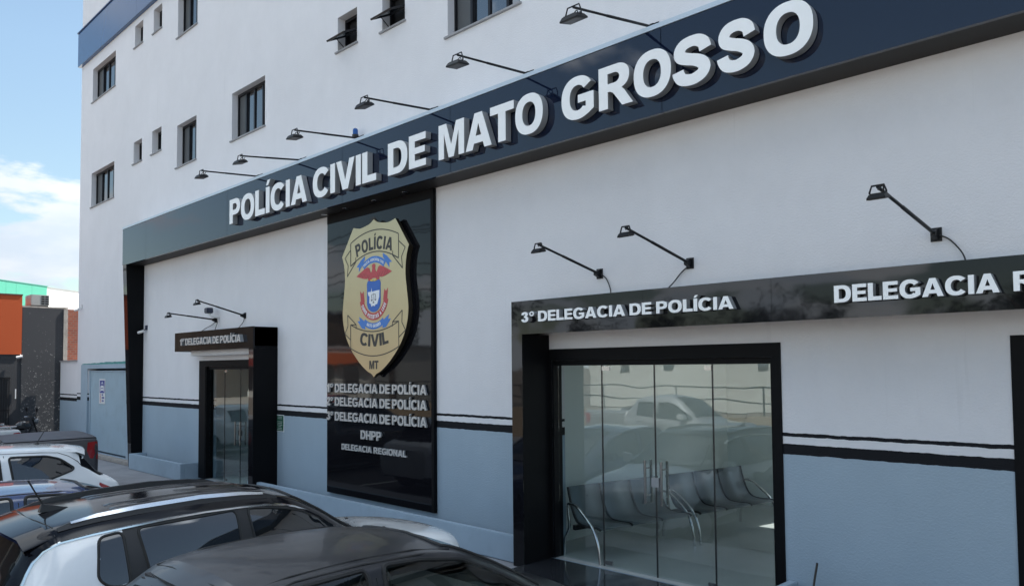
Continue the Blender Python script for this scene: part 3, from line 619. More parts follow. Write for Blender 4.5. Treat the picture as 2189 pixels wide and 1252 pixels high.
# eagle
eg = [(0, .575), (.035, .565), (.045, .53), (.035, .50), (.05, .455), (.075, .43), (.10, .46), (.125, .51), (.17, .53), (.26, .505), (.36, .465), (.44, .43), (.485, .405), (.42, .385), (.36, .37), (.30, .355), (.24, .345), (.185, .345), (.15, .36), (.155, .325), (.125, .30), (.06, .335), (0, .345)]
eg = eg+[(-x, z) for x, z in eg[::-1] if x > 0]
eg[-1] = (-.05, .555)
e_ = flat([(x, z) for x, z in eg], -.163); e_.build('eagle', ER, badge)
fe = MB()
for sgn in (-1, 1):
    for k in range(7):
        x = .14+.042*k; z = .355+.004*k; fe.mesh(ribbon_line([(sgn*x, z), (sgn*(x-.025), z+.055+.003*k)], False, .0028, -.1634).v, [(0, 1, 2, 3)])
fe.build('feather_line', INK, badge, recalc=False)
sh = [(-.19, .25), (-.165, .30), (-.13, .31), (-.05, .29), (.05, .29), (.13, .31), (.165, .30), (.19, .25), (.185, .20), (.185, -.05)]+arc(0, -.05, .185, .155, 0, -180, 14)[1:]+[(-.185, .20)]
flat(sh, -.1622).build('crest_shield', CB, badge)
mt = [(-.155, .125), (-.07, .125), (-.055, .185), (-.05, .125), (.16, .14), (.155, .03), (.13, -.02), (.10, -.08), (.05, -.085), (.04, -.11), (-.02, -.10), (-.06, -.115), (-.075, -.07), (-.115, -.055), (-.11, .05), (-.145, .07)]
flat(mt, -.1646).build('state_outline', PRW, badge)
sca = MB()
for seg in ([(0, -.045), (0, .10)], [(-.055, .075), (.055, .082)], [(-.05, .075), (-.065, -.01)], [(-.05, .075), (-.03, -.01)], [(.05, .08), (.035, -.005)], [(.05, .08), (.07, -.005)]):
    q = ribbon_line(seg, False, .0035, -.1652); sca.mesh(q.v, q.f)
for cx, cz in ((-.048, -.015), (.052, -.01), (0, -.05)): sca.prism([arc(cx, cz, .024, .010, 0, 360, 12)[:-1]], -.1646, -.1653, T)
sca.build('scales', INK, badge, recalc=False)
for sgn in (-1, 1): flat([(sgn*x, z) for x, z in [(.02, .29), (.09, .30), (.08, .325), (.02, .315)]], -.166).build('claw', CLAW, badge)

# ------------------------------------------------------------------ floodlights on arms
def floodlight(x, zb, L_, ze, size, label, group, tilt=12, cable=None, roll=0):
    t = thing('floodlight', (x, 0, zb), label, 'floodlight', group)
    y1 = -L_
    m = MB(); m.box(x-.045, x+.045, -.012, -.0005, zb-.06, zb+.06); m.mesh([(x-.02, -.012, zb-.05), (x+.02, -.012, zb-.05), (x+.02, -.012, zb+.05), (x-.02, -.012, zb+.05), (x-.02, -.10, zb-.02), (x+.02, -.10, zb-.02), (x+.02, -.10, zb+.02), (x-.02, -.10, zb+.02)], [(0, 1, 5, 4), (2, 3, 7, 6), (0, 4, 7, 3), (1, 2, 6, 5), (4, 5, 6, 7)])
    m.build('wall_bracket', BLKMET, t)
    m = MB(); m.tube([(x, -.02, zb), (x, y1*.62, zb+(ze-zb)*.62)], .016, 10); m.tube([(x, y1*.60, zb+(ze-zb)*.60), (x, y1, ze)], .0135, 10); m.build('arm', BLKMET, t, smooth=True)
    s = size; hz = ze-.52*s
    # yoke: bent strap over the lamp body
    m = MB(); yk = [(x-s*.46, y1, hz+.02), (x-s*.46, y1, hz+.26*s), (x-s*.34, y1, ze+.012), (x+s*.34, y1, ze+.012), (x+s*.46, y1, hz+.26*s), (x+s*.46, y1, hz+.02)]
    m.tube(yk, .008, 6); m.build('yoke', BLKMET, t)
    M = Matrix.Translation((x, y1, hz)) @ Matrix.Rotation(R(roll), 4, 'Y') @ Matrix.Rotation(R(tilt), 4, 'X')
    m = MB(); w, d = s*.52, s*.40
    m.mesh([M @ Vector(p) for p in ((-w, -d, -.022), (w, -d, -.022), (w, d, -.022), (-w, d, -.022), (-w, -d, -.008), (w, -d, -.008), (w, d, -.008), (-w, d, -.008), (-w*.78, -d*.78, .12*s), (w*.78, -d*.78, .12*s), (w*.78, d*.78, .12*s), (-w*.78, d*.78, .12*s))],
           [(0, 1, 5, 4), (1, 2, 6, 5), (2, 3, 7, 6), (3, 0, 4, 7), (4, 5, 9, 8), (5, 6, 10, 9), (6, 7, 11, 10), (7, 4, 8, 11), (8, 9, 10, 11), (3, 2, 1, 0)])
    for k in range(5): m.box(-w*.7, w*.7, -d*.62+k*d*.31-.004, -d*.62+k*d*.31+.004, .12*s-.001, .12*s+.008, M)
    lamp = m.build('lamp_head', BLKMET, t)
    m = MB(); m.box(-w*.84, w*.84, -d*.82, d*.82, -.0255, -.0225, M); m.build('lens', LENS, lamp)
    m = MB(); m.tube(spline([(x, y1*.93, ze-.012), (x+.02, y1*.96, ze-.09*s/.3), (x+.03, y1+.02, hz+.08), (x, y1, hz+.045)], 4), .006, 6); m.build('lead', BLACKPL, t)
    if cable: m = MB(); m.tube(spline(cable, 5), .007, 6); m.build('cable', BLACKPL, t)
    return t
FG = 'floodlights over the large fascia lettering'
for i, (x, L_, ze, lb) in enumerate([(-4.91, 1.46, 6.01, 'black arm floodlight above the R of GROSSO, nearest on the fascia'), (-6.87, 1.30, 6.15, 'black arm floodlight above the O of MATO, second from the right on the fascia'), (-8.84, 1.29, 6.14, 'black arm floodlight above the M of MATO'),
        (-10.79, 1.26, 6.13, 'black arm floodlight beside the blue siren above CIVIL'), (-12.65, 1.26, 6.10, 'black arm floodlight above the end of POLÍCIA, second from the left on the fascia'), (-14.33, 1.22, 6.16, 'black arm floodlight above the P of POLÍCIA, farthest left on the fascia')]):
    floodlight(x, 6.25, L_, ze, .22, lb, FG, tilt=8 if i % 2 else 14, roll=(0, 2, -2, 1, 0, -1)[i])
FG = 'floodlights over the right canopy'
floodlight(-5.77, 3.51, 1.09, 3.75, .13, 'left floodlight over the lettering 3º DELEGACIA on the right canopy', FG, cable=[(-5.74, -.02, 3.50), (-5.66, -.02, 3.44), (-5.57, -.06, 3.30), (-5.53, -.12, 3.2)])
floodlight(-4.52, 3.51, 1.17, 3.76, .13, 'middle floodlight with cable bending left over the right canopy', FG, cable=[(-4.53, -.02, 3.48), (-4.62, -.02, 3.42), (-4.72, -.05, 3.30), (-4.80, -.12, 3.2)])
floodlight(-2.07, 3.51, 1.36, 3.71, .13, 'nearest floodlight over DELEGACIA REGIONAL at the right', FG, cable=[(-2.04, -.02, 3.50), (-1.96, -.02, 3.45), (-1.86, -.05, 3.32), (-1.82, -.10, 3.2)])
FG = 'floodlights over the left canopy'
floodlight(-16.36, 3.48, 1.03, 3.58, .13, 'left lower floodlight over the small left canopy', FG, cable=[(-16.34, -.02, 3.46), (-16.5, -.03, 3.38), (-16.75, -.08, 3.30), (-16.8, -.2, 3.2)])
floodlight(-15.01, 3.50, 1.00, 3.76, .13, 'right higher floodlight over the small left canopy', FG, cable=[(-15.0, -.02, 3.48), (-15.05, -.03, 3.36), (-15.2, -.1, 3.2)])

# ------------------------------------------------------------------ small wall things
s = thing('siren_light', (-10.82, 0, 6.2), 'small blue siren light on the wall above the fascia', 'siren')
m = MB(); m.tube([(-10.82, -.005, 6.14), (-10.82, -.10, 6.16), (-10.82, -.12, 6.26)], .015, 8); m.build('bracket', STEEL, s)
m = MB(); m.lathe([(.05, 0), (.055, .02), (.055, .04)], (-10.82, -.12, 6.26)); m.build('base', BLACKPL, s)
m = MB(); m.lathe([(.045, 0), (.045, .07), (.038, .095), (.015, .11)], (-10.82, -.12, 6.302)); m.build('dome', mat('blue_dome', (.02, .09, .30), .15), s, smooth=True)
s = thing('siren_light', (-16.22, 0, 3.5), 'dark siren light on a white bracket over the left canopy', 'siren')
m = MB(); m.tube([(-16.22, -.005, 3.52), (-16.25, -.16, 3.54), (-16.30, -.18, 3.60)], .022, 8); m.build('bracket', mat('white_plastic', (.7, .7, .7), .4), s)
m = MB(); m.box(-16.40, -16.24, -.26, -.12, 3.61, 3.73); m.build('housing', mat('dark_blue_plastic', (.02, .03, .06), .4), s, bevel=.015)
m = MB(); m.tube(spline([(-16.24, -.05, 3.50), (-16.18, -.06, 3.42), (-16.2, -.08, 3.32), (-16.25, -.1, 3.2)], 4), .007, 6); m.build('cable', BLACKPL, s)
def cctv(loc, label, fac=-1, dark=True):
    x, y, z = loc
    s = thing('security_camera', loc, label, 'security camera', 'security cameras')
    m = MB(); m.box(x-.05, x+.05, y-.03, y-.001, z+.02, z+.14); m.tube([(x, y-.03, z+.04), (x, y-.10, z+.0)], .014, 8); m.build('mount', mat('dark_blue_plastic', (.02, .03, .06), .4) if dark else MATS['white_plastic'], s)
    m = MB(); m.tube([(x+.05, y-.10, z-.01), (x-.13, y-.16, z-.045)], .034, 12); m.build('body', MATS['white_plastic'], s, smooth=True)
    m = MB(); m.tube([(x-.13, y-.16, z-.045), (x-.137, y-.1625, z-.0465)], .026, 12); m.build('lens', BLACKPL, s)
cctv((-20.42, 0, 3.40), 'white bullet camera on the wall beside the tapered column')
cctv((-25.72, 0, 4.27), 'white bullet camera at the left corner of the police building', dark=False)
# notice plates
def plate(x0, x1, z0, z1, y, name, label, base, cat='sign'):
    t = thing(name, ((x0+x1)/2, y, (z0+z1)/2), label, cat)
    m = MB(); m.box(x0, x1, y-.006, y, z0, z1); m.build('plate', base, t)
    return t
t = plate(-13.69, -13.39, 1.21, 1.53, -.0005, 'notice_plate', 'green notice plate with white lines of text right of the left entrance', mat('sign_white', (.75, .76, .76), .4))
m = MB(); m.box(-13.675, -13.405, -.0075, -.0067, 1.225, 1.515); m.build('green_field', mat('sign_green', (.012, .10, .055), .35), t)
m = MB(); random.seed(5)
for k in range(9):
    w = random.uniform(.05, .10); z = 1.49-k*.030
    if k == 2: continue
    m.box(-13.54-w, -13.54+w, -.0084, -.0078, z-.0035, z+.0035)
m.build('text_line', MATS['sign_white'], t)
t = plate(-24.21, -23.70, 1.45, 2.16, .058, 'gate_sign', 'white and blue parking sign on the grey blue garage gate', MATS['sign_white'])
BLS = mat('sign_blue', (.045, .06, .30), .4)
m = MB(); m.box(-24.16, -23.75, .0505, .0518, 1.76, 2.12); m.build('blue_field', BLS, t)
m = MB(); cx, cz = -23.955, 1.80
TT = lambda u, v: (cx+u, cz+v)
m.prism([[(-.15, 0), (-.09, 0), (-.085, .03), (.085, .03), (.09, 0), (.15, 0), (.155, .10), (.14, .155), (.105, .165), (.085, .235), (.04, .255), (-.04, .255), (-.085, .235), (-.105, .165), (-.14, .155), (-.155, .10)]], .0505, .0495, TT)
m.prism([[(-.03, .258), (.03, .258), (.02, .29), (-.02, .29)]], .0505, .0495, TT)
m.build('car_symbol', MATS['sign_white'], t)
m = MB(); m.box(cx-.075, cx+.075, .0478, .0490, cz+.175, cz+.225); m.box(cx-.10, cx+.10, .0478, .0490, cz+.085, cz+.105)
for k, (tx, z) in enumerate((('NÃO', 1.685), ('ESTACIONE', 1.60), ('GUIA', 1.515))):
    tx = tx.replace('Ã', 'A'); o, w = layout(tx); wd = (.10, .20, .16)[k]
    for ch, x, gw, isl in o: add_glyph(m, isl, -23.97+x*wd/w, z, wd/w, .05, .0515, .0495)
m.build('dark_print', BLS, t)
m = MB()
for z in (1.70, 1.615, 1.53): m.prism([arc(-24.09, z, .045, .04, 0, 360, 18)[:-1], arc(-24.09, z, .032, .028, 0, 360, 14)[:-1]], .0515, .0495)
m.build('prohibition_ring', mat('sign_red', (.45, .06, .07), .4), t)

# ------------------------------------------------------------------ waiting benches behind the wide doors
PERF = mat('perforated_steel', (.15, .17, .18), .5, metal=.3, var=(40, .1)); CHR = mat('chrome_tube', (.62, .62, .62), .12, metal=1)
def bench(x, y, rz, label):
    t = thing('waiting_bench', (x, y, .004), label, 'bench', 'waiting benches', rz)
    # local: bench runs along +Y, sitter faces +X
    prof = spline([(-.12, .86), (-.09, .74), (-.04, .60), (.03, .48), (.12, .425), (.28, .415), (.44, .425), (.50, .41)], 4)
    for k in range(3):
        y0, y1 = .06+k*.53, .06+k*.53+.50
        m = MB()
        vs = [(px, yy, pz) for px, pz in prof for yy in (y0, y1)]; n = len(prof)
        m.mesh(vs, [(2*i, 2*i+1, 2*i+3, 2*i+2) for i in range(n-1)])
        o = m.build('seat', PERF, t, local=True, smooth=True); md = o.modifiers.new('thick', 'SOLIDIFY'); md.thickness = .012
    m = MB()
    for k in range(4):
        yy = .045+k*.53-.005
        m.tube([(px, yy, pz-.006) for px, pz in prof], .017, 6)
    m.build('seat_rib', BLKMET, t, local=True, smooth=True)
    m = MB(); m.box(.02, .07, .0, 1.68, .34, .40); m.build('beam', BLKMET, t, local=True)
    for yy in (.0, 1.66):
        m = MB(); m.tube(spline([(-.16, yy, 0), (-.14, yy, .20), (-.05, yy, .36), (-.06, yy, .52), (-.07, yy, .63), (-.05, yy, .655), (.08, yy, .645), (.22, yy, .56), (.40, yy, .42), (.50, yy, .22), (.53, yy, 0)], 5), .018, 10)
        m.build('leg_frame', CHR, t, local=True, smooth=True)
bench(-6.42, .18, R(-10.5), 'grey perforated steel waiting bench nearest the glass doors'); bench(-6.09, 1.92, R(-10.5), 'grey perforated steel waiting bench deeper in the room')
# ------------------------------------------------------------------ neighbours on the left
nb = thing('neighbour_shop', (-29.5, -.6, -.05), 'dark grey neighbouring shop with orange fascia box and exposed brick patch', 'building')
DG = mat('dark_grey_render', (.040, .042, .047), .85, bump=(30, .5, .01), dirt=(14, (.30, .30, .29), .0))
def speckle(name, base, chip, scale, lo):
    m = bpy.data.materials.new(name); m.use_nodes = True; t = m.node_tree; b = t.nodes['Principled BSDF']; b.inputs['Roughness'].default_value = .85; K = t.links.new
    tc = N(t, 'ShaderNodeTexCoord'); nz = N(t, 'ShaderNodeTexNoise', i_Scale=scale, i_Detail=6.0, i_Roughness=.75); K(tc.outputs['Object'], nz.inputs['Vector'])
    sp = N(t, 'ShaderNodeSeparateXYZ'); K(tc.outputs['Object'], sp.inputs[0])
    zz = N(t, 'ShaderNodeMapRange', i_From_Min=.3, i_From_Max=4.4, i_To_Min=.075, i_To_Max=-.02); K(sp.outputs['Z'], zz.inputs[0])
    ad = N(t, 'ShaderNodeMath', operation='ADD'); K(nz.outputs['Fac'], ad.inputs[0]); K(zz.outputs[0], ad.inputs[1])
    mr = N(t, 'ShaderNodeMapRange', i_From_Min=lo, i_From_Max=lo+.03); K(ad.outputs[0], mr.inputs[0])
    mm = N(t, 'ShaderNodeMix', data_type='RGBA'); mm.inputs['A'].default_value = (*base, 1); mm.inputs['B'].default_value = (*chip, 1); K(mr.outputs[0], mm.inputs['Factor']); K(mm.outputs['Result'], b.inputs['Base Color'])
    MATS[name] = m; return m
DGS = speckle('peeling_dark_paint', (.042, .044, .050), (.34, .34, .33), 15, .638)
ORG = speckle('orange_paint', (.42, .072, .016), (.62, .40, .30), 22, .70)
m = MB(); m.box(-29.5, -28.0, -1.06, .10, -.3, 4.42); m.build('side_wall', DGS, nb)
m = MB(); m.box(-29.5, -27.96, .101, .22, -.3, 4.40); m.build('cement_edge', RAWCEM, nb)
m = MB(); m.box(-29.5, -28.02, -1.5, .24, 4.421, 4.47); m.build('wall_coping', RAWCEM, nb)
def brick_mat():
    m = bpy.data.materials.new('red_brick'); m.use_nodes = True; t = m.node_tree; b = t.nodes['Principled BSDF']; b.inputs['Roughness'].default_value = .9; K = t.links.new
    tc = N(t, 'ShaderNodeTexCoord'); mp = N(t, 'ShaderNodeMapping'); mp.inputs['Rotation'].default_value = (R(90), 0, R(90)); K(tc.outputs['Object'], mp.inputs[0])
    br = N(t, 'ShaderNodeTexBrick', i_Scale=4.2); br.inputs['Color1'].default_value = (.33, .10, .06, 1); br.inputs['Color2'].default_value = (.24, .075, .05, 1); br.inputs['Mortar'].default_value = (.22, .17, .14, 1)
    br.inputs['Mortar Size'].default_value = .025; br.inputs['Brick Width'].default_value = .6; br.inputs['Row Height'].default_value = .32
    sx = N(t, 'ShaderNodeSeparateXYZ'); K(tc.outputs['Object'], sx.inputs[0]); cx = N(t, 'ShaderNodeCombineXYZ'); K(sx.outputs['Y'], cx.inputs[0]); K(sx.outputs['Z'], cx.inputs[1]); K(cx.outputs[0], br.inputs['Vector'])
    K(br.outputs['Color'], b.inputs['Base Color']); bp = N(t, 'ShaderNodeBump', i_Strength=.8, i_Distance=.02); bp.invert = True; K(br.outputs['Fac'], bp.inputs['Height']); K(bp.outputs[0], b.inputs['Normal'])
    return m
m = MB(); m.box(-29.5, -28.0, .221, 1.2, 2.2, 4.41); m.build('brick_wall', brick_mat(), nb)
m = MB(); m.box(-31.5, -28.02, -3.4, -1.061, -.3, 2.93); m.build('front_wall', DG, nb)
m = MB(); m.box(-32.5, -27.98, -3.6, -1.07, 2.931, 4.78); m.build('fascia_box', ORG, nb)
m = MB(); m.box(-32.52, -27.96, -3.62, -1.06, 4.781, 4.82); m.build('fascia_capping', mat('dark_capping', (.10, .05, .04), .6), nb)
m = MB()
for k in range(9): m.box(-28.012, -27.99, -1.95+k*.07, -1.93+k*.07, .2, 2.2)
for z in (.2, 1.2, 2.2): m.box(-28.0125, -27.989, -1.97, -1.35, z-.02, z+.02)
m.build('door_grille', BLKMET, nb)
m = MB(); m.box(-28.0, -27.985, -1.22, -1.19, 1.55, 1.85); m.build('meter_plate', MATS['white_plastic'], nb)
cc_ = thing('security_camera', (-27.95, -1.15, 2.85), 'white bullet camera under the orange fascia box', 'security camera', 'security cameras')
m = MB(); m.tube([(-27.93, -1.22, 2.83), (-27.9, -1.05, 2.87)], .04, 10); m.build('body', MATS['white_plastic'], cc_, smooth=True)
m = MB(); m.tube([(-27.92, -1.1, 2.90), (-27.95, -1.1, 2.925)], .012, 6); m.build('mount', MATS['white_plastic'], cc_)
# air conditioner on the wall
ac = thing('air_conditioner', (-28.5, -.53, 4.47), 'grey outdoor air conditioning unit on the dark neighbouring wall', 'air conditioner')
m = MB(); m.box(-28.75, -28.05, -.82, -.30, 4.50, 4.84); m.build('housing', mat('ac_grey', (.34, .34, .33), .5, dirt=(5, (.18, .17, .16), .6)), ac, bevel=.012)
m = MB()
for i in range(2):
    for j in range(4): m.box(-28.049, -28.043, -.53+i*.11, -.44+i*.11, 4.53+j*.075, 4.585+j*.075)
m.build('vent_slot', BLACKPL, ac)
m = MB(); m.box(-28.7, -28.6, -.8, -.32, 4.471, 4.499); m.box(-28.2, -28.1, -.8, -.32, 4.471, 4.499); m.build('foot', BLKMET, ac)
# green and white buildings farther left
gb = thing('green_building', (-45.2, 3.86, -.3), 'mint green panelled building top rising behind the neighbouring shop', 'building', rz=R(38))
GRN = mat('mint_green_panel', (.065, .33, .23), .5, var=(1, .05))
m = MB()      # local: +X is the panelled face, it runs along -Y from the corner
for a, b in ((-1.05, 0), (-2.10, -1.06), (-2.75, -2.11), (-4.4, -2.76), (-6.0, -4.41)): m.box(-.4, 0, a, b, 0, 7.07)
m.box(-8, -.41, -6.0, 0, 0, 7.05); m.build('wall', GRN, gb, local=True)
m = MB(); m.box(-8.05, .03, -6.05, .04, 7.071, 7.11); m.build('roof_edge', mat('green_trim', (.05, .25, .19), .5), gb, local=True)
wb = thing('white_building', (-50, 4.2, -.3), 'bright white sunlit building behind the green one', 'building', rz=R(38))
m = MB(); m.box(-6, 0, -3, 9, 0, 7.55); m.build('wall', mat('sunlit_white', (.80, .80, .79), .8), wb, local=True)
m = MB(); m.box(-6.05, .05, -3.05, 9.05, 7.551, 7.59); m.build('roof_edge', mat('roof_trim', (.3, .29, .28), .6), wb, local=True)

# ------------------------------------------------------------------ across the street (seen in the glass and the glossy panels)
OCH = mat('ochre_wall', (.36, .28, .19), .9, var=(.7, .15), dirt=(1.5, (.22, .17, .12), .6)); CREAM = mat('cream_wall', (.62, .62, .58), .85, var=(.5, .06), dirt=(.8, (.40, .39, .36), .5))
pw = thing('perimeter_wall', (-20, -14.2, -.3), 'low ochre wall along the far side of the street', 'wall')
m = MB(); m.box(-38, 18, -14.35, -14.1, -.3, .85); m.build('wall_face', OCH, pw)
m = MB()
for x in range(-38, 19, 3): m.tube([(x, -14.22, .85), (x, -14.22, 1.75)], .03, 6)
for z in (1.3, 1.72): m.tube([(-38, -14.22, z), (18, -14.22, z)], .022, 6)
m.build('railing', BLKMET, pw)
def block(x0, x1, y0, y1, h, name, label, wallm, wins, roofm=None):
    t = thing(name, ((x0+x1)/2, (y0+y1)/2, -.3), label, 'building')
    m = MB(); m.box(x0, x1, y0, y1, -.3, h); m.build('wall', wallm, t)
    m = MB(); m.box(x0-.15, x1+.15, y0-.15, y1+.15, h+.001, h+.25); m.build('roof', roofm or SILL, t)
    for (xa, xb, za, zb) in wins:
        m = MB(); m.box(xa, xb, y1+.003, y1+.05, za, zb); m.build('window', WGLASS, t)
    return t
block(-34, -6, -46, -34, 4.3, 'low_building', 'low cream building with small windows across the street', CREAM, [(-31+3.2*i, -30.2+3.2*i, 2.0+.2*(i % 3), 3.1) for i in range(7)])
block(-4, 30, -44, -32, 4.0, 'warehouse', 'low white warehouse across the street', CREAM, [(-2+2.4*i, -1.0+2.4*i, 1.9, 3.0) for i in range(10)])
sh = block(-72, -50, -40, -28, 4.0, 'shop_row', 'white shop row with red and orange awnings across the street', CREAM, [(-71+4*i, -68.4+4*i, .4, 2.6) for i in range(5)])
m = MB(); m.box(-72, -68, -27.9, -26.9, 2.7, 3.5); m.build('awning', mat('awning_red', (.42, .05, .035), .6), sh)
m = MB(); m.box(-63.5, -50, -27.9, -27.0, 2.8, 3.7); m.build('awning', mat('awning_orange', (.55, .13, .04), .6), sh)
block(-112, -74, -44, -22, 8.5, 'added_reflection_block', 'added brown block far left across the street, placed for the canopy reflection', mat('brown_render', (.17, .125, .09), .9, var=(.4, .2)), [(-110+4*i, -108.4+4*i, 1.5+3*j, 2.9+3*j) for i in range(9) for j in range(2)])  # added unseen block, its brown darkens what the left canopy mirrors
LEAF = mat('leaf_green', (.030, .055, .022), .7, var=(3, .4)); BARK = mat('bark', (.10, .075, .055), .9, bump=(20, .8, .02))
def tree(x, y, h, r, seed, label):
    random.seed(seed); t = thing('street_tree', (x, y, -.3), label, 'tree', 'trees across the street')
    m = MB(); m.tube([(x, y, -.3), (x+.1, y, h*.3), (x+.05, y+.1, h*.55)], [.22, .17, .11], 8)
    for k in range(6):
        a = k*1.05; m.tube([(x+.05, y, h*.4), (x+math.cos(a)*r*.6, y+math.sin(a)*r*.6, h*.72+.1*k)], [.09, .03], 6)
    m.build('trunk', BARK, t)
    m = MB()
    cl = [(Vector((x, y, h*.72))+Vector((random.gauss(0, r*.42), random.gauss(0, r*.42), random.gauss(0, h*.12))), random.uniform(.35, .7)*r*.55) for _ in range(26)]
    for c, rr in cl:
        for _ in range(70):
            d = Vector((random.gauss(0, 1), random.gauss(0, 1), random.gauss(0, 1))).normalized()*rr*random.uniform(.5, 1.05); p = c+d
            a = Vector((random.gauss(0, 1), random.gauss(0, 1), random.gauss(0, .6))).normalized()*random.uniform(.10, .2); b = a.orthogonal().normalized()*.09
            m.face([p-a, p+b, p+a, p-b])
    m.build('crown', LEAF, t, recalc=False)
for i, (x, y, h, r) in enumerate([(-44, -25, 8, 3), (-36, -26.5, 9.5, 3.4), (-5.5, -26, 6.5, 2.6), (3, -26, 7.5, 3), (11, -27, 6.5, 2.7)]):
    tree(x, y, h, r, 40+i, ['broad leafy tree beside the awnings', 'tall leafy tree left of the cream building', 'small leafy tree right of the cream building', 'leafy tree before the warehouse', 'round leafy tree at the far right across the street'][i])
for i in range(9):
    tree(-46+7.2*i+(i*37 % 5)*.5, -49-(i % 3)*1.5, 6.4+.5*((i*7) % 4), 3.6, 60+i, 'dark leafy tree behind the low buildings across the street')
# utility poles and wires along the kerb behind the camera
CONC = mat('pole_concrete', (.30, .29, .27), .9, var=(2, .1))
for i, x in enumerate((-58, -30, -2, 26)):
    t = thing('utility_pole', (x, -13.7, -.2), ['concrete utility pole far left across the street', 'concrete utility pole near the tall tree', 'concrete utility pole near the small tree', 'concrete utility pole far right across the street'][i], 'utility pole', 'utility poles across the street')
    m = MB(); m.tube([(x, -13.7, -.2), (x, -13.7, 9.5)], [.17, .11], 10); m.build('post', CONC, t, smooth=True)
    m = MB(); m.box(x-.06, x+.06, -14.7, -12.7, 8.6, 8.72); m.build('crossarm', CONC, t)
for k, (yy, zz) in enumerate(((-14.6, 8.76), (-13.75, 8.76), (-12.8, 8.76), (-13.5, 7.3), (-13.5, 6.9), (-13.5, 6.3))):
    m = MB()
    for a, b in ((-58, -30), (-30, -2), (-2, 26)):
        m.tube([(a+(b-a)*q/12, yy, zz-(.55+.1*k)*4*(q/12)*(1-q/12)) for q in range(13)], .022, 5)
    tag(m.build('overhead_wire', BLACKPL), ['outer power wire on the crossarms', 'middle power wire on the crossarms', 'street side power wire on the crossarms', 'highest cable below the crossarms', 'middle cable below the crossarms', 'lowest thick cable below the crossarms'][k], 'wire', 'wires along the street')
# ------------------------------------------------------------------ cars
import numpy as np
def pchip(x, y, xq):
    x = np.asarray(x, float); y = np.asarray(y, float); h = np.diff(x); d = np.diff(y)/h; n = len(x); m = np.zeros(n)
    for i in range(1, n-1):
        if d[i-1]*d[i] > 0: w1, w2 = 2*h[i]+h[i-1], h[i]+2*h[i-1]; m[i] = (w1+w2)/(w1/d[i-1]+w2/d[i])
    m[0] = d[0]; m[-1] = d[-1]
    k = np.clip(np.searchsorted(x, xq, side='right')-1, 0, n-2); t = (xq-x[k])/h[k]
    return y[k]*(2*t**3-3*t**2+1)+h[k]*m[k]*(t**3-2*t**2+t)+y[k+1]*(-2*t**3+3*t**2)+h[k]*m[k+1]*(t**3-t**2)
def inpoly(poly, x, z):
    c = False; n = len(poly); j = n-1
    for i in range(n):
        xi, zi = poly[i]; xj, zj = poly[j]
        if (zi > z) != (zj > z) and x < (xj-xi)*(z-zi)/(zj-zi+1e-12)+xi: c = not c
        j = i
    return c
def rounded(poly, r=.03, n=4):
    o = []
    for i in range(len(poly)):
        a, b, c = Vector(poly[i-1]), Vector(poly[i]), Vector(poly[(i+1) % len(poly)])
        ra = min(r, (a-b).length*.45, (c-b).length*.45); p, q = b+(a-b).normalized()*ra, b+(c-b).normalized()*ra
        for k in range(n+1): t = k/n; v = p*(1-t)**2+b*2*t*(1-t)+q*t*t; o.append((v.x, v.y))
    return o
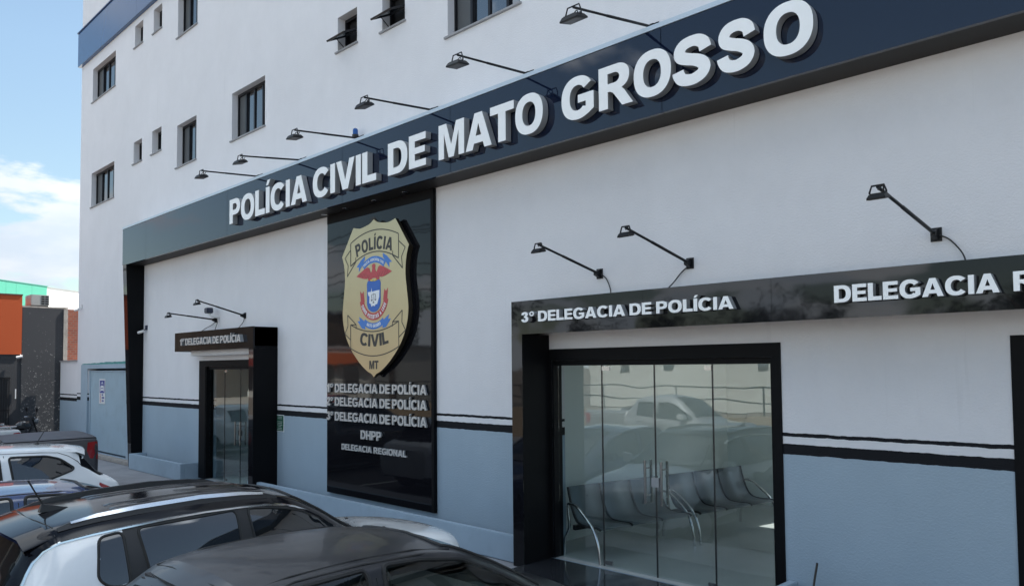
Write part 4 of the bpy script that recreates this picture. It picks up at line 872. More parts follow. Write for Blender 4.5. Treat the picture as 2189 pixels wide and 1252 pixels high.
class Shell:
    """smooth body surface through cross sections; row = (x, zc, yr,zr, yw,zw, yb,zb, ys,zs, zk)"""
    def __init__(s, rows, dx=.022, bow=None):
        rows = [list(r) for r in rows]; X = np.array([r[0] for r in rows]); C = []
        for r in rows:
            x, zc, yr, zr, yw, zw, yb, zb, ys, zs, zk = r
            C.append([(0, zc), (.34*yr, zc-.10*(zc-zr)), (.70*yr, zc-.42*(zc-zr)), (yr, zr), (yw, zw), (yb, zb), (ys, zs), (ys-.005, zs*.55+zk*.45), (ys-.035, zk+.06), (ys-.10, zk)])
        C = np.array(C)          # rows, curves, 2
        xq = []
        for i in range(len(X)-1):
            ln = max(X[i+1]-X[i], abs(C[i+1, :6, 1]-C[i, :6, 1]).max()); n = max(2, int(round(ln/dx))); xq += list(np.linspace(X[i], X[i+1], n, endpoint=False))
        xq = np.array(xq+[X[-1]]); G = np.zeros((len(xq), C.shape[1], 2))
        for j in range(C.shape[1]):
            for k in (0, 1): G[:, j, k] = pchip(X, C[:, j, k], xq)
        nv = [5, 5, 5, 5, 15, 10, 10, 6, 4]; s.jq = np.concatenate([np.linspace(j, j+1, n, endpoint=False) for j, n in enumerate(nv)]+[[C.shape[1]-1]])
        P = np.zeros((len(xq), len(s.jq), 3))
        jj = np.arange(C.shape[1])
        for i in range(len(xq)):
            P[i, :, 0] = xq[i]
            seg = np.maximum(1e-4, np.hypot(*np.diff(G[i], axis=0).T)); arc_ = np.concatenate([[0], np.cumsum(seg)]); q = np.interp(s.jq, jj, arc_)
            for k in (0, 1): P[i, :, 1+k] = pchip(arc_, G[i, :, k], q)
        if bow:                     # windscreen, bonnet and tail are bowed in plan
            w = np.array([bow(x) for x in xq])[:, None]; ym = P[:, :, 1].max(axis=1)[:, None]; P[:, :, 0] += w*(1-(P[:, :, 1]/ym)**2)-w
        s.P = P; s.xq = xq; s.J = C.shape[1]
    def surf(s, x, z, off=.004, side=1):
        """point on the body side at (x, z)"""
        i = int(np.argmin(abs(s.P[:, int(np.searchsorted(s.jq, 5.0)), 0]-x))); m = (s.jq >= 3) & (s.jq <= 7); zz = s.P[i, m, 2]; yy = s.P[i, m, 1]
        y = np.interp(z, zz[::-1], yy[::-1]); return Vector((x, side*(y+off), z))
    def top(s, x, y, off=.003):
        m = s.jq <= 5; i = int(np.argmin([abs(np.interp(abs(y), s.P[q, m, 1], s.P[q, m, 0])-x) for q in range(len(s.xq))])); return Vector((s.P[i, m, 0][0]*0+np.interp(abs(y), s.P[i, m, 1], s.P[i, m, 0]), y, np.interp(abs(y), s.P[i, m, 1], s.P[i, m, 2])+off))
    def build(s, parts, default, cap=True):
        """parts: [(key, fn(x, |y|, z, j, side) -> bool)]; returns dict key -> MB; key None drops the face"""
        ni, nj = s.P.shape[:2]; out = {}
        for side in (1, -1):
            V = s.P*np.array([1, side, 1])
            for i in range(ni-1):
                for j in range(nj-1):
                    q = (V[i, j], V[i+1, j], V[i+1, j+1], V[i, j+1]); c = (q[0]+q[1]+q[2]+q[3])/4; jj = (s.jq[j]+s.jq[j+1])/2; key = default
                    for k, fn in parts:
                        if fn(c[0], abs(c[1]), c[2], jj, side): key = k; break
                    if key is None: continue
                    out.setdefault(key, MB()).face(q if side < 0 else q[::-1])
        if cap:
            for i in (0, ni-1):
                lp = [tuple(s.P[i, j]) for j in range(nj)]+[(p[0], -p[1], p[2]) for p in s.P[i, ::-1]][:-1]
                out.setdefault(default, MB()).face(lp if i else lp[::-1])
        return out
PAINTS = {}
def paint(name, base, rough=.25, coat=1.0, metal=0, dust=None):
    return mat(name, base, rough, metal, .5 if coat else .34, coat, dirt=dust)
CGLASS = mat('tinted_car_glass', (.010, .012, .014), .015, spec=.8, ior=1.6)
TYRE = mat('tyre_rubber', (.02, .02, .02), .85); RIM = mat('alloy_rim', (.45, .45, .46), .3, metal=1); RUB = mat('rubber_seal', (.012, .012, .012), .6)
CHROME = mat('chrome_trim', (.82, .83, .84), .10, metal=1); TAILR = mat('tail_red', (.30, .010, .012), .12, coat=1); HEADL = mat('headlamp_glass', (.10, .11, .12), .08, coat=1); SEATM = mat('seat_fabric', (.035, .035, .038), .9)
CGLASS_T = glass_mat('clear_green_car_glass', (.66, .74, .70), 1.55, False)
def wheel(t, x, y, r, side):
    m = MB(); m.lathe([(r*.62, -.10), (r*.94, -.105), (r, -.07), (r, .07), (r*.94, .105), (r*.62, .10)], (x, y, r), 'Y', 28); w = m.build('wheel', TYRE, t, smooth=True, local=True)
    m = MB(); yo = y+side*.085
    m.lathe([(r*.60, -.02), (r*.63, .02)], (x, yo, r), 'Y', 24)
    for k in range(5):
        a = k*2*math.pi/5; M = Matrix.Translation((x, yo+side*.02, r)) @ Matrix.Rotation(a, 4, 'Y'); m.box(-.03, .03, -.012, .012, .03, r*.6, M)
    m.build('rim', RIM, w, local=True)
def car(name, loc, rz, rows, spec, label, group='cars parked facing the police station', bow=None):
    t = thing(name, loc, label, spec.get('cat', 'car'), group, rz)
    sh = Shell(rows, bow=bow); r = spec.get('wr', .34); W = spec['wheels']
    side_wins = [rounded(p, .05) for p in spec['wins']]
    def arch(x, y, z, j, sd): return j > 5.3 and any((x-wx)**2+(z-r)**2 < (r+.05)**2 for wx in W)
    parts = [(None, arch)]
    for k, poly in enumerate(side_wins):
        for sd in (1, -1): parts.append((('win', k, sd), lambda x, y, z, j, s_, poly=poly, sd=sd: s_ == sd and 3.2 < j < 6 and inpoly(poly, x, z)))
    ws, rw = spec.get('windscreen'), spec.get('rearwin')
    if ws: parts.append((('ws',), lambda x, y, z, j, s_: j < 3.75 and inpoly(ws, x, y)))
    if rw: parts.append((('rw',), lambda x, y, z, j, s_: j < spec.get('rear_j', 3.9) and inpoly(rw, y, z) and x < spec['rear_x']))
    rf = spec.get('roof_x')
    if rf: parts.append((('roof',), lambda x, y, z, j, s_: j < 4.0 and rf[0] < x < rf[1] and z > 1.02))
    if spec.get('pillars'): parts += [(('pillar', sd), lambda x, y, z, j, s_, sd=sd: s_ == sd and 4.0 <= j < 5.0 and spec['pillars'][0] < x < spec['pillars'][1]) for sd in (1, -1)]
    if spec.get('clad'): parts.append((('clad',), lambda x, y, z, j, s_: z < spec['clad']))
    o = sh.build(parts, 'body')
    P = spec['paint']; gl = spec.get('glass', CGLASS)
    body = o.pop('body').build('body', P, t, smooth=True, local=True)
    for k, m in o.items():
        if k[0] == 'win': m.build('side_window', gl, t, smooth=True, local=True)
        elif k[0] == 'ws': m.build('windscreen', gl, t, smooth=True, local=True)
        elif k[0] == 'rw': m.build('rear_window', mat('rear_car_glass', (.008, .009, .011), .03, spec=.04, ior=1.25), t, smooth=True, local=True)
        elif k[0] == 'roof': m.build('roof', spec['roof_paint'], t, smooth=True, local=True)
        elif k[0] == 'pillar': m.build('door_pillar', BLACKPL if not spec.get('pillar_paint') else spec['pillar_paint'], t, smooth=True, local=True)
        elif k[0] == 'clad': m.build('lower_cladding', BLACKPL, t, smooth=True, local=True)
    for k, poly in enumerate(side_wins):
        for sd in (1, -1):
            pts = []
            for a, b in zip(poly, poly[1:]+poly[:1]):
                n = max(1, int(math.hypot(b[0]-a[0], b[1]-a[1])/.06)); pts += [sh.surf(a[0]+(b[0]-a[0])*q/n, a[1]+(b[1]-a[1])*q/n, .001, sd) for q in range(n)]
            m = MB(); m.tube(pts+[pts[0]], spec.get('seal', .017), 6, cap=False); m.build('window_seal', RUB, t, smooth=True, local=True)
    def rim2(poly3, rad, name, mm):
        m = MB(); m.tube(poly3+[poly3[0]], rad, 6, cap=False); m.build(name, mm, t, smooth=True, local=True)
    if ws:
        full_ = ws+[(x, -y) for x, y in ws[::-1]]; pts = []
        for a, b in zip(full_, full_[1:]+full_[:1]):
            n = max(1, int(math.hypot(b[0]-a[0], b[1]-a[1])/.06)); pts += [sh.top(a[0]+(b[0]-a[0])*q/n, a[1]+(b[1]-a[1])*q/n, .0) for q in range(n)]
        rim2(pts, .018, 'windscreen_seal', RUB)
    for wx in W:
        for sd in (1, -1): wheel(t, wx, sd*(spec['hw']-.11), r, sd)
    m = MB(); m.box(.25, spec['L']-.25, -spec['hw']+.22, spec['hw']-.22, .22, .62); m.build('underbody', BLACKPL, t, local=True)
    if spec.get('interior'):
        m = MB(); m.box(.5, spec['L']-1.25, -spec['hw']+.16, spec['hw']-.16, .621, .70); m.box(spec['L']-1.5, spec['L']-1.05, -.62, .62, .70, .98); m.build('cabin_floor', SEATM, t, local=True)
        for (x, ys) in ((1.95, (-.36, .36)), (1.05, (-.36, .36))):
            for y in ys:
                m = MB(); m.mesh([(x, y-.23, .70), (x+.5, y-.23, .80), (x+.5, y+.23, .80), (x, y+.23, .70), (x-.02, y-.22, .85), (x-.20, y-.19, 1.25), (x-.20, y+.19, 1.25), (x-.02, y+.22, .85), (x-.14, y-.22, .8), (x-.30, y-.18, 1.24), (x-.30, y+.18, 1.24), (x-.14, y+.22, .8)],
                    [(0, 1, 2, 3), (4, 5, 6, 7), (8, 11, 10, 9), (4, 8, 9, 5), (7, 6, 10, 11), (5, 9, 10, 6), (0, 4, 7, 3)])
                m.box(x-.32, x-.22, y-.12, y+.12, 1.27, 1.43); s_ = m.build('seat', SEATM, t, local=True, bevel=.02)
        m = MB(); c = Vector((2.42, .36, .98)); pts = [c+Vector((.07*math.sin(a), .19*math.cos(a), .18*math.sin(a))) for a in [k*2*math.pi/20 for k in range(21)]]; m.tube(pts, .017, 8, cap=False); m.tube([c, c+Vector((.25, 0, -.06))], .03, 8); m.build('steering_wheel', BLACKPL, t, local=True, smooth=True)
    for kind, polys in (('taillight', spec.get('tail', [])), ('headlight', spec.get('head', []))):
        for poly in polys:
            for sd in (1, -1):
                m = MB(); pts = [sh.surf(x, z, .006, sd) for x, z in poly]; c = sh.surf(sum(q[0] for q in poly)/len(poly), sum(q[1] for q in poly)/len(poly), .012, sd)
                for a, b in zip(pts, pts[1:]+pts[:1]): m.face([a, b, c])
                ob = m.build(kind, TAILR if kind == 'taillight' else HEADL, t, local=True)
    if spec.get('mirror'):
        x, z, mm = spec['mirror']
        for sd in (1, -1):
            y = sh.surf(x, z, 0, sd).y
            m = MB(); m.box(x-.09, x+.05, min(y, y+sd*.20), max(y, y+sd*.20), z-.02, z+.12); m.build('mirror', mm, t, bevel=.03, local=True, smooth=True)
    for hx, hz in spec.get('handles', []):
        for sd in (1, -1):
            a, b = sh.surf(hx, hz, .02, sd), sh.surf(hx+.17, hz+.005, .02, sd); m = MB(); m.tube([sh.surf(hx, hz, -.01, sd), a, b, sh.surf(hx+.17, hz, -.01, sd)], .011, 6); m.build('door_handle', spec.get('handle_m', P), t, local=True)
    for nm, pts2, rad, mm in spec.get('lines', []):    # seams and mouldings on the side: (x, z) paths
        for sd in (1, -1):
            m = MB(); m.tube([sh.surf(x, z, rad*.2, sd) for x, z in pts2], rad, 6); m.build(nm, mm, t, local=True, smooth=True)
    for nm, pts2, rad, mm in spec.get('toplines', []):
        m = MB(); m.tube([sh.top(x, y, rad*.1) for x, y in pts2], rad, 6); m.build(nm, mm, t, local=True, smooth=True)
    return t, sh
# --- white SUV with black roof
SUV_ROWS = [(0, 0.95, 0.5, 0.95, 0.66, 0.94, 0.76, 0.92, 0.84, 0.78, 0.38), (0.1, 1.04, 0.52, 1.04, 0.68, 1.02, 0.8, 0.99, 0.875, 0.82, 0.34), (0.27, 1.36, 0.54, 1.33, 0.655, 1.17, 0.835, 1.05, 0.9, 0.86, 0.3), (0.36, 1.525, 0.55, 1.49, 0.645, 1.34, 0.845, 1.08, 0.905, 0.88, 0.28), (0.53, 1.6, 0.56, 1.575, 0.655, 1.475, 0.85, 1.1, 0.91, 0.9, 0.28), (1.0, 1.645, 0.575, 1.615, 0.66, 1.52, 0.855, 1.11, 0.91, 0.91, 0.28), (1.6, 1.665, 0.58, 1.635, 0.665, 1.552, 0.855, 1.115, 0.91, 0.91, 0.28), (2.15, 1.645, 0.575, 1.612, 0.665, 1.54, 0.855, 1.115, 0.91, 0.91, 0.28), (2.42, 1.6, 0.575, 1.565, 0.675, 1.49, 0.855, 1.112, 0.91, 0.91, 0.28), (2.7, 1.475, 0.6, 1.435, 0.7, 1.36, 0.86, 1.11, 0.91, 0.91, 0.28), (3.02, 1.29, 0.65, 1.245, 0.76, 1.185, 0.865, 1.1, 0.91, 0.91, 0.28), (3.28, 1.135, 0.7, 1.11, 0.81, 1.085, 0.87, 1.05, 0.91, 0.9, 0.28), (3.45, 1.1, 0.64, 1.085, 0.8, 1.05, 0.875, 1.0, 0.91, 0.88, 0.28), (4.04, 1.035, 0.6, 1.02, 0.79, 0.975, 0.87, 0.9, 0.9, 0.8, 0.28), (4.42, 0.955, 0.58, 0.94, 0.75, 0.89, 0.83, 0.82, 0.87, 0.72, 0.28), (4.56, 0.84, 0.55, 0.82, 0.68, 0.78, 0.76, 0.72, 0.8, 0.62, 0.3), (4.62, 0.62, 0.5, 0.6, 0.62, 0.58, 0.68, 0.55, 0.72, 0.5, 0.32)]
SUVW = paint('white_paint', (.78, .80, .81), .25, dust=(3, (.66, .67, .67), .3)); SUVB = paint('black_paint', (.006, .006, .008), .10, coat=0)
spec = dict(L=4.62, hw=.91, wheels=(.84, 3.50), wr=.35, paint=SUVW, roof_paint=SUVB, roof_x=(-.2, 3.2), clad=.42,
  wins=[[(.785, 1.478), (.955, 1.497), (.965, 1.12), (.82, 1.135), (.745, 1.20)], [(1.06, 1.507), (1.86, 1.537), (1.86, 1.13), (1.12, 1.13)], [(1.96, 1.537), (2.18, 1.515), (2.42, 1.465), (2.70, 1.335), (2.98, 1.18), (3.00, 1.13), (1.99, 1.13)]],
  seal=.011, pillars=(.955, 3.05), windscreen=[(2.50, 0), (2.46, .50), (3.10, .62), (3.22, 0)], rearwin=[(0, 1.06), (.60, 1.10), (.50, 1.46), (0, 1.49)], rear_x=.5,
  head=[[(4.16, .91), (4.46, .86), (4.52, .76), (4.18, .80)]], tail=[[(.03, .93), (.30, .96), (.34, .86), (.03, .80)]], mirror=(2.86, 1.12, SUVW), handles=[(1.08, 1.0), (2.0, 1.0)],
  lines=[('chrome_strip', [(.29, 1.20), (.325, 1.28), (.365, 1.355), (.43, 1.425), (.53, 1.474), (.75, 1.502), (1.0, 1.52), (1.3, 1.54), (1.6, 1.552), (1.9, 1.550), (2.15, 1.54), (2.3, 1.52), (2.42, 1.49), (2.55, 1.436), (2.70, 1.36), (2.85, 1.275), (3.02, 1.185)], .0125, CHROME), ('door_seam', [(1.0, 1.10), (.99, .75), (1.0, .5)], .004, RUB), ('door_seam', [(1.92, 1.10), (1.92, .45)], .004, RUB)],
  toplines=[('roof_seam', [(.50, -.62), (.505, -.55), (.485, -.3), (.475, 0), (.485, .3), (.505, .55), (.50, .62)], .005, RUB)])
def bow_suv(x): return .16*max(0, min(1, (x-2.2)/.8)) if x < 4.3 else .16+.10*(x-4.3)/.3
suv, sh = car('parked_suv', (-7.02, -6.15, -.33), R(90), SUV_ROWS, spec, 'white SUV with black roof, silver roof rails and chrome window strip', bow=bow_suv)
RAILM = mat('silver_rail', (.70, .71, .72), .22, metal=1)
for sd in (1, -1):
    pts = [(x, sh.top(x, .575).z, h) for x, h in ((.53, .0), (.62, .016), (.80, .034), (1.1, .042), (1.6, .044), (1.95, .038), (2.15, .024), (2.28, 0))]
    m = MB(); v = []
    for x, z, h in pts: v += [(x, sd*.545, z-.012), (x, sd*.556, z+h), (x, sd*.580, z+h), (x, sd*.612, z-.022)]
    m.mesh(v, [(4*i+a_, 4*i+a_+1, 4*i+5+a_, 4*i+4+a_) for i in range(len(pts)-1) for a_ in range(3)]); rb = m.build('roof_rail', BLACKPL, suv, local=True, smooth=True)
    m = MB(); v = []
    for x, z, h in pts[1:-1]: q = h*.25; v += [(x, sd*.570, z+h+.004), (x, sd*.583, z+h+.003), (x, sd*.597, z+h*.30+.004), (x, sd*.590, z+h*.30)]
    n = len(pts)-2; m.mesh(v, [(4*i+a_, 4*i+(a_+1) % 4, 4*i+4+(a_+1) % 4, 4*i+4+a_) for i in range(n-1) for a_ in range(4)]); m.build('rail_strip', RAILM, rb, local=True, smooth=True)
for y in (-.38, -.22, .22, .38):     # pressed ribs of the roof skin
    m = MB(); xs_ = [.95, 1.0, 1.3, 1.7, 2.1, 2.22, 2.27]; v = []
    for q, x in enumerate(xs_):
        h = .009 if 0 < q < len(xs_)-1 else .0
        for dy, hh in ((-.045, 0), (-.02, h), (.02, h), (.045, 0)): v.append(sh.top(x, y+dy, hh+.0008))
    m.mesh(v, [(4*i+a, 4*i+a+1, 4*i+5+a, 4*i+4+a) for i in range(len(xs_)-1) for a in range(3)]); m.build('roof_rib', SUVB, suv, local=True, smooth=True)
m = MB(); b = sh.top(.66, 0)
m.mesh([(.55, -.03, b.z-.01), (.55, .03, b.z-.01), (.80, .022, b.z-.004), (.80, -.022, b.z-.004), (.57, -.012, b.z+.055), (.57, .012, b.z+.055), (.68, 0, b.z+.025)], [(0, 1, 5, 4), (1, 2, 6, 5), (3, 0, 4, 6), (2, 3, 6), (4, 5, 6)])
an = m.build('antenna', BLACKPL, suv, local=True)
m = MB(); m.tube([(.585, 0, b.z+.04), (.52, 0, b.z+.16), (.475, 0, b.z+.25)], [.008, .006, .007], 8); m.build('rod', BLACKPL, an, local=True, smooth=True)
m = MB(); v = []      # roof spoiler over the rear window
for y in [-.62+1.24*k/12 for k in range(13)]:
    e = sh.top(.47, y); q = (y/.62)**2; v += [(e.x, y, e.z+.002), (.24+.07*q, y, e.z-.045-.01*q), (.25+.07*q, y, e.z-.075-.01*q), (.42, y, e.z-.09)]
m.mesh(v, [(4*i+a, 4*i+(a+1) % 4, 4*i+4+(a+1) % 4, 4*i+4+a) for i in range(12) for a in range(4)]); m.build('roof_spoiler', SUVB, suv, local=True, smooth=True)
for y0 in (-.15, .45):
    m = MB(); m.tube([sh.top(3.20, y0, .02), sh.top(3.10, y0+.25, .025), sh.top(3.02, y0+.5 if y0 < 0 else y0+.1, .02)], .011, 6); m.build('wiper', BLACKPL, suv, local=True)
for x, y in ((3.62, .35), (3.62, -.35)):
    m = MB(); e = sh.top(x, y); m.lathe([(.02, -.004), (.018, .008), (.010, .014)], e, 'Z', 10); m.build('washer_jet', BLACKPL, suv, local=True)
# --- hatchback template: dusty grey car in front, blue car behind
HB = [(0, 0.86, 0.5, 0.86, 0.62, 0.85, 0.72, 0.83, 0.8, 0.7, 0.34), (0.1, 0.96, 0.52, 0.96, 0.64, 0.95, 0.76, 0.92, 0.835, 0.76, 0.3), (0.33, 1.14, 0.52, 1.12, 0.635, 1.06, 0.79, 0.97, 0.85, 0.8, 0.26), (0.68, 1.4, 0.52, 1.365, 0.598, 1.332, 0.8, 1.0, 0.855, 0.82, 0.25), (0.9, 1.495, 0.525, 1.46, 0.599, 1.448, 0.8, 1.0, 0.86, 0.82, 0.25), (1.2, 1.535, 0.53, 1.5, 0.604, 1.488, 0.8, 1.0, 0.86, 0.82, 0.25), (1.65, 1.55, 0.535, 1.515, 0.609, 1.503, 0.8, 0.995, 0.86, 0.82, 0.25), (2.1, 1.535, 0.53, 1.5, 0.614, 1.488, 0.8, 0.985, 0.86, 0.82, 0.25), (2.45, 1.485, 0.535, 1.45, 0.629, 1.438, 0.8, 0.975, 0.86, 0.81, 0.25), (2.8, 1.36, 0.57, 1.32, 0.663, 1.282, 0.8, 0.965, 0.86, 0.8, 0.25), (3.15, 1.185, 0.62, 1.15, 0.718, 1.122, 0.8, 0.95, 0.86, 0.79, 0.25), (3.38, 1.05, 0.66, 1.02, 0.755, 0.975, 0.8, 0.92, 0.86, 0.77, 0.25), (3.5, 0.995, 0.62, 0.975, 0.75, 0.93, 0.8, 0.88, 0.86, 0.75, 0.25), (3.85, 0.9, 0.55, 0.885, 0.7, 0.84, 0.78, 0.77, 0.84, 0.66, 0.25), (4.08, 0.74, 0.48, 0.72, 0.62, 0.69, 0.7, 0.64, 0.76, 0.56, 0.26), (4.15, 0.55, 0.42, 0.54, 0.55, 0.52, 0.62, 0.5, 0.68, 0.46, 0.28)]
def hb_spec(p, **kw):
    d = dict(L=4.15, hw=.86, wheels=(.72, 3.30), wr=.31, paint=p, seal=.016,
      wins=[[(.98, 1.415), (1.2, 1.455), (1.66, 1.475), (1.66, 1.02), (.98, 1.05), (.80, 1.19)], [(1.78, 1.475), (2.1, 1.458), (2.42, 1.405), (2.75, 1.255), (3.05, 1.075), (3.06, 1.0), (1.78, 1.01)]],
      windscreen=[(2.42, 0), (2.40, .47), (3.28, .58), (3.34, 0)], rearwin=[(0, 1.10), (.52, 1.11), (.44, 1.38), (0, 1.42)], rear_x=.75,
      head=[[(3.62, .84), (3.92, .72), (3.94, .64), (3.66, .72)]], tail=[[(.05, .86), (.30, .92), (.34, .78), (.05, .72)]], mirror=(2.86, 1.0, p), handles=[(1.0, .90), (1.86, .90)],
      lines=[('door_frame', [(.93, 1.435), (1.2, 1.484), (1.66, 1.498), (2.1, 1.483), (2.45, 1.43), (2.8, 1.275), (3.12, 1.10)], .008, RUB), ('door_seam', [(1.72, 1.42), (1.72, 1.0), (1.72, .4)], .005, RUB)],
      toplines=[('roof_seam', [(.86, -.52), (.86, -.3), (.84, 0), (.86, .3), (.86, .52)], .005, RUB)]); d.update(kw); return d
def bow_hb(x): return .18*max(0, min(1, (x-2.1)/.9)) if x < 3.6 else .18+.14*(x-3.6)/.5
DUST = paint('dusty_dark_grey_paint', (.013, .014, .018), .34, coat=.2, dust=(2.4, (.050, .049, .049), .5))
fgc, sh2 = car('parked_hatchback', (-4.70, -6.20, -.315), R(90), HB, hb_spec(DUST, glass=CGLASS_T, interior=True), 'dusty dark grey hatchback nearest the camera at the bottom of the picture', bow=bow_hb)
for sd in (1, -1):
    m = MB(); m.tube([sh2.top(x, sd*.545, .002) for x in (.86, 1.2, 1.65, 2.1, 2.42)], .007, 6); m.build('roof_drip', RUB, fgc, local=True, smooth=True)
m = MB(); v = []
for y in [-.56+1.12*k/12 for k in range(13)]:
    e = sh2.top(.92, y); q = (y/.56)**2; v += [(e.x, y, e.z+.001), (.73+.08*q, y, e.z-.045-.012*q), (.74+.08*q, y, e.z-.07-.012*q), (.84, y, e.z-.07)]
m.mesh(v, [(4*i+a, 4*i+(a+1) % 4, 4*i+4+(a+1) % 4, 4*i+4+a) for i in range(12) for a in range(4)]); m.build('roof_spoiler', DUST, fgc, local=True, smooth=True)
BLUEC = paint('dark_blue_paint', (.020, .045, .14), .22)
blc, sh3 = car('parked_hatchback', (-9.85, -6.98, -.36), R(90), HB, hb_spec(BLUEC), 'dark blue hatchback between the white SUV and the white hatchback', bow=bow_hb)
SEDW = paint('pearl_white_paint', (.62, .64, .65), .25)
car('parked_hatchback', (-1.75, -6.9, -.34), R(90), HB, hb_spec(SEDW), 'white hatchback right of the dusty grey one, seen only mirrored in the wide glass doors', bow=bow_hb)
# --- white hatchback, tail towards the building
WH = [(0, .95, .46, .95, .62, .94, .72, .92, .80, .78, .36), (.09, 1.06, .50, 1.06, .65, 1.05, .77, 1.02, .845, .84, .31), (.30, 1.20, .52, 1.19, .655, 1.15, .80, 1.06, .865, .88, .28), (.52, 1.46, .54, 1.43, .625, 1.35, .81, 1.09, .87, .89, .27), (.70, 1.575, .55, 1.545, .62, 1.46, .815, 1.10, .875, .90, .27), (1.1, 1.61, .56, 1.58, .625, 1.515, .82, 1.10, .88, .90, .27), (1.7, 1.63, .565, 1.60, .63, 1.535, .82, 1.09, .88, .90, .27),
  (2.2, 1.61, .56, 1.58, .63, 1.51, .82, 1.08, .88, .90, .27), (2.5, 1.555, .565, 1.52, .645, 1.44, .82, 1.07, .88, .89, .27), (2.85, 1.41, .60, 1.37, .69, 1.29, .82, 1.06, .88, .88, .27), (3.2, 1.22, .66, 1.18, .75, 1.11, .82, 1.03, .88, .86, .27), (3.4, 1.09, .66, 1.07, .77, 1.02, .82, .98, .88, .84, .27), (3.9, 1.0, .60, .98, .74, .93, .80, .85, .86, .74, .27), (4.1, .86, .52, .84, .66, .80, .74, .74, .80, .64, .28), (4.18, .62, .45, .60, .58, .58, .66, .56, .72, .5, .3)]
WHP = paint('cool_white_paint', (.78, .80, .81), .25)
wh, sh4 = car('parked_hatchback', (-13.62, -3.05, -.33), R(-90), WH, dict(L=4.18, hw=.88, wheels=(.74, 3.34), wr=.33, paint=WHP, clad=.40,
  wins=[[(.84, 1.42), (1.02, 1.475), (1.5, 1.495), (1.46, 1.14), (1.0, 1.15), (.70, 1.245), (.67, 1.28)], [(1.62, 1.50), (2.2, 1.475), (2.5, 1.405), (2.85, 1.255), (3.1, 1.13), (3.12, 1.09), (1.60, 1.12)]],
  windscreen=[(2.46, 0), (2.44, .50), (3.25, .62), (3.32, 0)], rearwin=[(0, 1.11), (.75, 1.13), (.72, 1.45), (0, 1.48)], rear_x=.56, rear_j=4.35, head=[[(3.75, .92), (4.0, .86), (4.02, .76), (3.78, .8)]],
  tail=[[(.06, 1.04), (.34, 1.035), (.38, .90), (.07, .87)]], mirror=(2.9, 1.1, WHP), handles=[(1.05, .98), (1.7, .98)],
  lines=[('door_seam', [(.56, 1.30), (.60, 1.36), (.72, 1.45), (.86, 1.51), (1.1, 1.53), (1.7, 1.55), (2.2, 1.525)], .005, RUB), ('door_seam', [(1.56, 1.52), (1.54, 1.0), (1.54, .4)], .005, RUB)]), 'white hatchback with large rear spoiler backed towards the station', bow=bow_hb)
m = MB(); v = []
for y in [-.60+1.2*k/12 for k in range(13)]:
    e = sh4.top(.74, y); q = (y/.60)**2; v += [(e.x, y, e.z+.002), (.60, y, e.z-.008), (.40+.09*q, y, e.z-.045-.01*q), (.42+.09*q, y, e.z-.10-.01*q), (.58, y, e.z-.12)]
m.mesh(v, [(5*i+a, 5*i+(a+1) % 5, 5*i+5+(a+1) % 5, 5*i+5+a) for i in range(12) for a in range(5)]); m.build('roof_spoiler', WHP, wh, local=True, smooth=True)
m = MB(); e = sh4.top(.98, 0); m.lathe([(.035, -.005), (.03, .01), (.012, .03)], e, 'Z', 12); m.tube([e+Vector((0, 0, .02)), e+Vector((-.10, 0, .20))], .007, 6); m.build('antenna', BLACKPL, wh, local=True)
# --- pickups
PK = [(0, 1.32, .60, 1.32, .80, 1.31, .86, 1.28, .90, .95, .42), (.06, 1.37, .62, 1.37, .82, 1.36, .885, 1.32, .925, .98, .40), (.9, 1.37, .62, 1.37, .82, 1.36, .885, 1.33, .93, 1.0, .40), (1.60, 1.37, .62, 1.37, .82, 1.36, .885, 1.33, .93, 1.0, .40), (1.66, 1.42, .60, 1.40, .76, 1.37, .87, 1.20, .93, 1.0, .40), (1.78, 1.76, .58, 1.72, .66, 1.62, .86, 1.18, .93, 1.0, .40), (2.2, 1.82, .60, 1.785, .68, 1.70, .86, 1.18, .93, 1.0, .40), (3.0, 1.81, .60, 1.775, .68, 1.69, .86, 1.18, .93, 1.0, .40), (3.3, 1.74, .61, 1.70, .70, 1.60, .86, 1.18, .93, 1.0, .40),
  (3.7, 1.48, .66, 1.44, .76, 1.38, .87, 1.18, .93, 1.0, .40), (4.0, 1.26, .70, 1.23, .82, 1.20, .88, 1.14, .93, .99, .40), (4.2, 1.20, .66, 1.18, .82, 1.15, .89, 1.08, .93, .96, .40), (4.9, 1.12, .62, 1.10, .80, 1.06, .88, .98, .92, .86, .40), (5.15, .96, .58, .94, .74, .90, .82, .84, .87, .72, .42), (5.22, .70, .55, .68, .70, .66, .76, .62, .82, .55, .44)]
def pk_spec(p, **kw):
    d = dict(cat='pickup truck', L=5.22, hw=.93, wheels=(1.10, 4.20), wr=.38, paint=p, wins=[[(1.90, 1.62), (2.58, 1.645), (2.58, 1.22), (1.92, 1.22)], [(2.70, 1.645), (3.0, 1.64), (3.28, 1.55), (3.62, 1.36), (3.80, 1.25), (3.8, 1.21), (2.70, 1.21)]],
      windscreen=[(3.26, 0), (3.24, .52), (3.86, .66), (3.94, 0)], tail=[[(.012, 1.27), (.05, 1.285), (.20, 1.27), (.22, 1.10), (.16, .95), (.012, .92)]], head=[[(4.7, 1.02), (5.05, .94), (5.08, .82), (4.74, .86)]], mirror=(3.6, 1.24, p), handles=[(2.0, 1.08), (2.75, 1.08)]); d.update(kw); return d
PKG = paint('dark_grey_metal_paint', (.055, .055, .062), .28)
pk, sh5 = car('parked_pickup', (-18.2, -2.05, -.33), R(-90), PK, pk_spec(PKG), 'dark grey pickup with tonneau cover backed up beside the white hatchback', bow=lambda x: .12*max(0, min(1, (x-3)/1)))
m = MB(); v = []; xs_ = [.015, .03, .10, .5, 1.0, 1.5, 1.66]
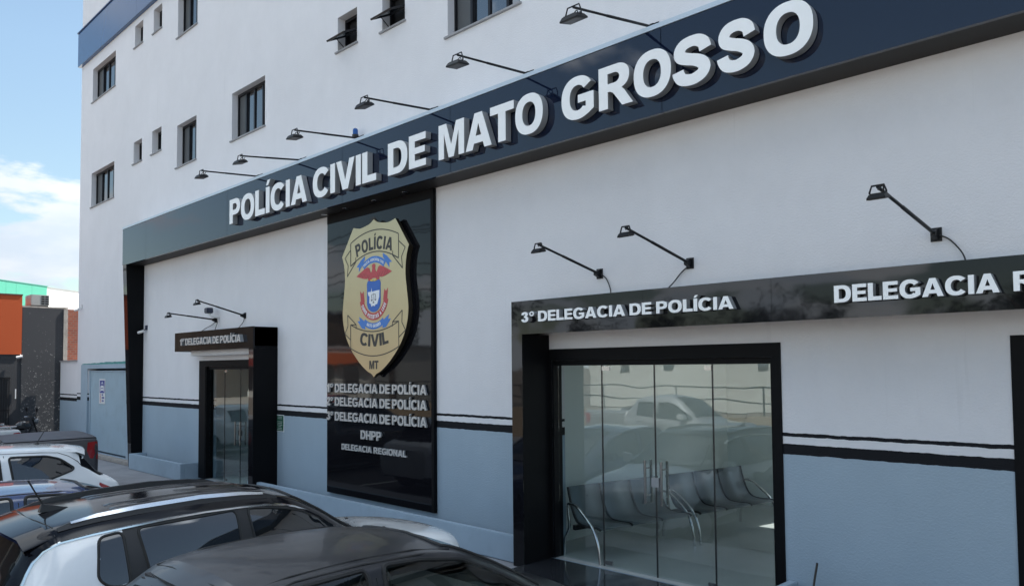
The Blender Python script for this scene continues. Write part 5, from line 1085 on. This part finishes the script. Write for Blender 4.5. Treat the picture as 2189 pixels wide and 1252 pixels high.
for i, x in enumerate(xs_):
    for k in range(13):
        y = -.86+1.72*k/12; h = .075*(1-(abs(y)/.86)**3)*(1 if x > .05 else .6)+.022*math.sin(x*2.2)*(1-(y/.86)**2); v.append((x, y, 1.366+h if 0 < i else 1.33))
m.mesh(v, [(13*i+k, 13*i+k+1, 13*i+14+k, 13*i+13+k) for i in range(len(xs_)-1) for k in range(12)])
m.build('tonneau_cover', mat('tonneau_fabric', (.040, .045, .062), .55, var=(3, .2), bump=(60, .3, .004)), pk, local=True, smooth=True)
m = MB(); m.box(-.03, .09, -.86, .86, .50, .62); m.build('rear_bumper', BLKMET, pk, bevel=.02, local=True)
WPK = paint('old_white_paint', (.55, .57, .58), .35)
wp, sh6 = car('parked_pickup', (-24.55, -1.98, -.32), R(-90), PK, pk_spec(WPK), 'small white pickup with ladder rack at the left edge of the picture', bow=lambda x: .12*max(0, min(1, (x-3)/1)))
m = MB()
for y in (-.8, .8):
    m.tube([(.25, y, 1.36), (.25, y, 1.46)], .02, 6); m.tube([(1.3, y, 1.36), (1.3, y, 1.46)], .02, 6); m.tube([(.1, y, 1.47), (1.6, y, 1.47)], .022, 6)
for x in (.25, .75, 1.3): m.tube([(x, -.8, 1.47), (x, .8, 1.47)], .018, 6)
m.build('ladder_rack', RAILM, wp, local=True); wp.scale = (.86, .86, .86)
car('parked_pickup', (-15.5, -12.1, -.32), 0, PK, pk_spec(WPK, paint=paint('silver_paint', (.34, .35, .36), .3, metal=.3)), 'silver pickup parked along the far kerb across the street', group='cars across the street', bow=lambda x: .12*max(0, min(1, (x-3)/1)))
car('parked_hatchback', (-33, -12.2, -.32), 0, HB, hb_spec(paint('red_paint', (.35, .02, .02), .25)), 'red hatchback parked along the far kerb across the street', group='cars across the street', bow=bow_hb)
# --- motorcycle by the neighbour's door
mc = thing('motorcycle', (-26.9, -1.35, -.045), 'black motorcycle with round mirrors beside the dark neighbouring wall', 'motorcycle', None, R(100))
for x in (-.62, .62):
    m = MB(); pts = [Vector((x+.27*math.cos(a), 0, .30+.27*math.sin(a))) for a in [k*2*math.pi/22 for k in range(23)]]; m.tube(pts, .045, 8, cap=False); w = m.build('wheel', TYRE, mc, local=True, smooth=True)
    m = MB()
    for k in range(6): a = k*math.pi/3; m.tube([(x, 0, .30), (x+.24*math.cos(a), 0, .30+.24*math.sin(a))], .010, 5)
    m.build('spokes', RIM, w, local=True)
m = MB(); m.tube([(.62, 0, .30), (.42, 0, .88), (.38, 0, 1.0)], .028, 8); m.tube([(.40, 0, .80), (.1, 0, .70), (-.4, 0, .66), (-.62, 0, .30)], .026, 8); m.tube([(.36, 0, .75), (.2, 0, .35), (-.2, 0, .32), (-.62, 0, .30)], .024, 8); m.build('frame', BLKMET, mc, local=True, smooth=True)
m = MB(); m.lathe([(.06, -.22), (.13, -.15), (.15, 0), (.12, .15), (.05, .22)], (.12, 0, .82), 'X', 14); m.build('fuel_tank', paint('moto_black', (.01, .01, .012), .2), mc, local=True, smooth=True)
m = MB(); m.box(-.62, -.08, -.12, .12, .74, .82); m.build('seat', BLACKPL, mc, local=True, bevel=.03)
m = MB(); m.box(-.15, .22, -.13, .13, .34, .62); m.build('engine', BLKMET, mc, local=True, bevel=.03)
m = MB(); m.tube([(.30, -.34, 1.06), (.38, -.2, 1.06), (.40, 0, 1.02), (.38, .2, 1.06), (.30, .34, 1.06)], .014, 8); m.build('handlebar', CHROME, mc, local=True, smooth=True)
for sd in (1, -1):
    m = MB(); m.tube([(.36, sd*.25, 1.06), (.36, sd*.33, 1.24)], .008, 6); m.lathe([(.06, -.01), (.065, .0), (.05, .012)], (.36, sd*.34, 1.28), 'X', 14); m.build('mirror', BLKMET, mc, local=True)
m = MB(); m.lathe([(.03, -.06), (.09, 0), (.09, .04)], (.48, 0, .93), 'X', 14); m.build('headlight', HEADL, mc, local=True, smooth=True)
m = MB(); m.box(-.72, -.62, -.06, .06, .66, .74); m.build('taillight', TAILR, mc, local=True)
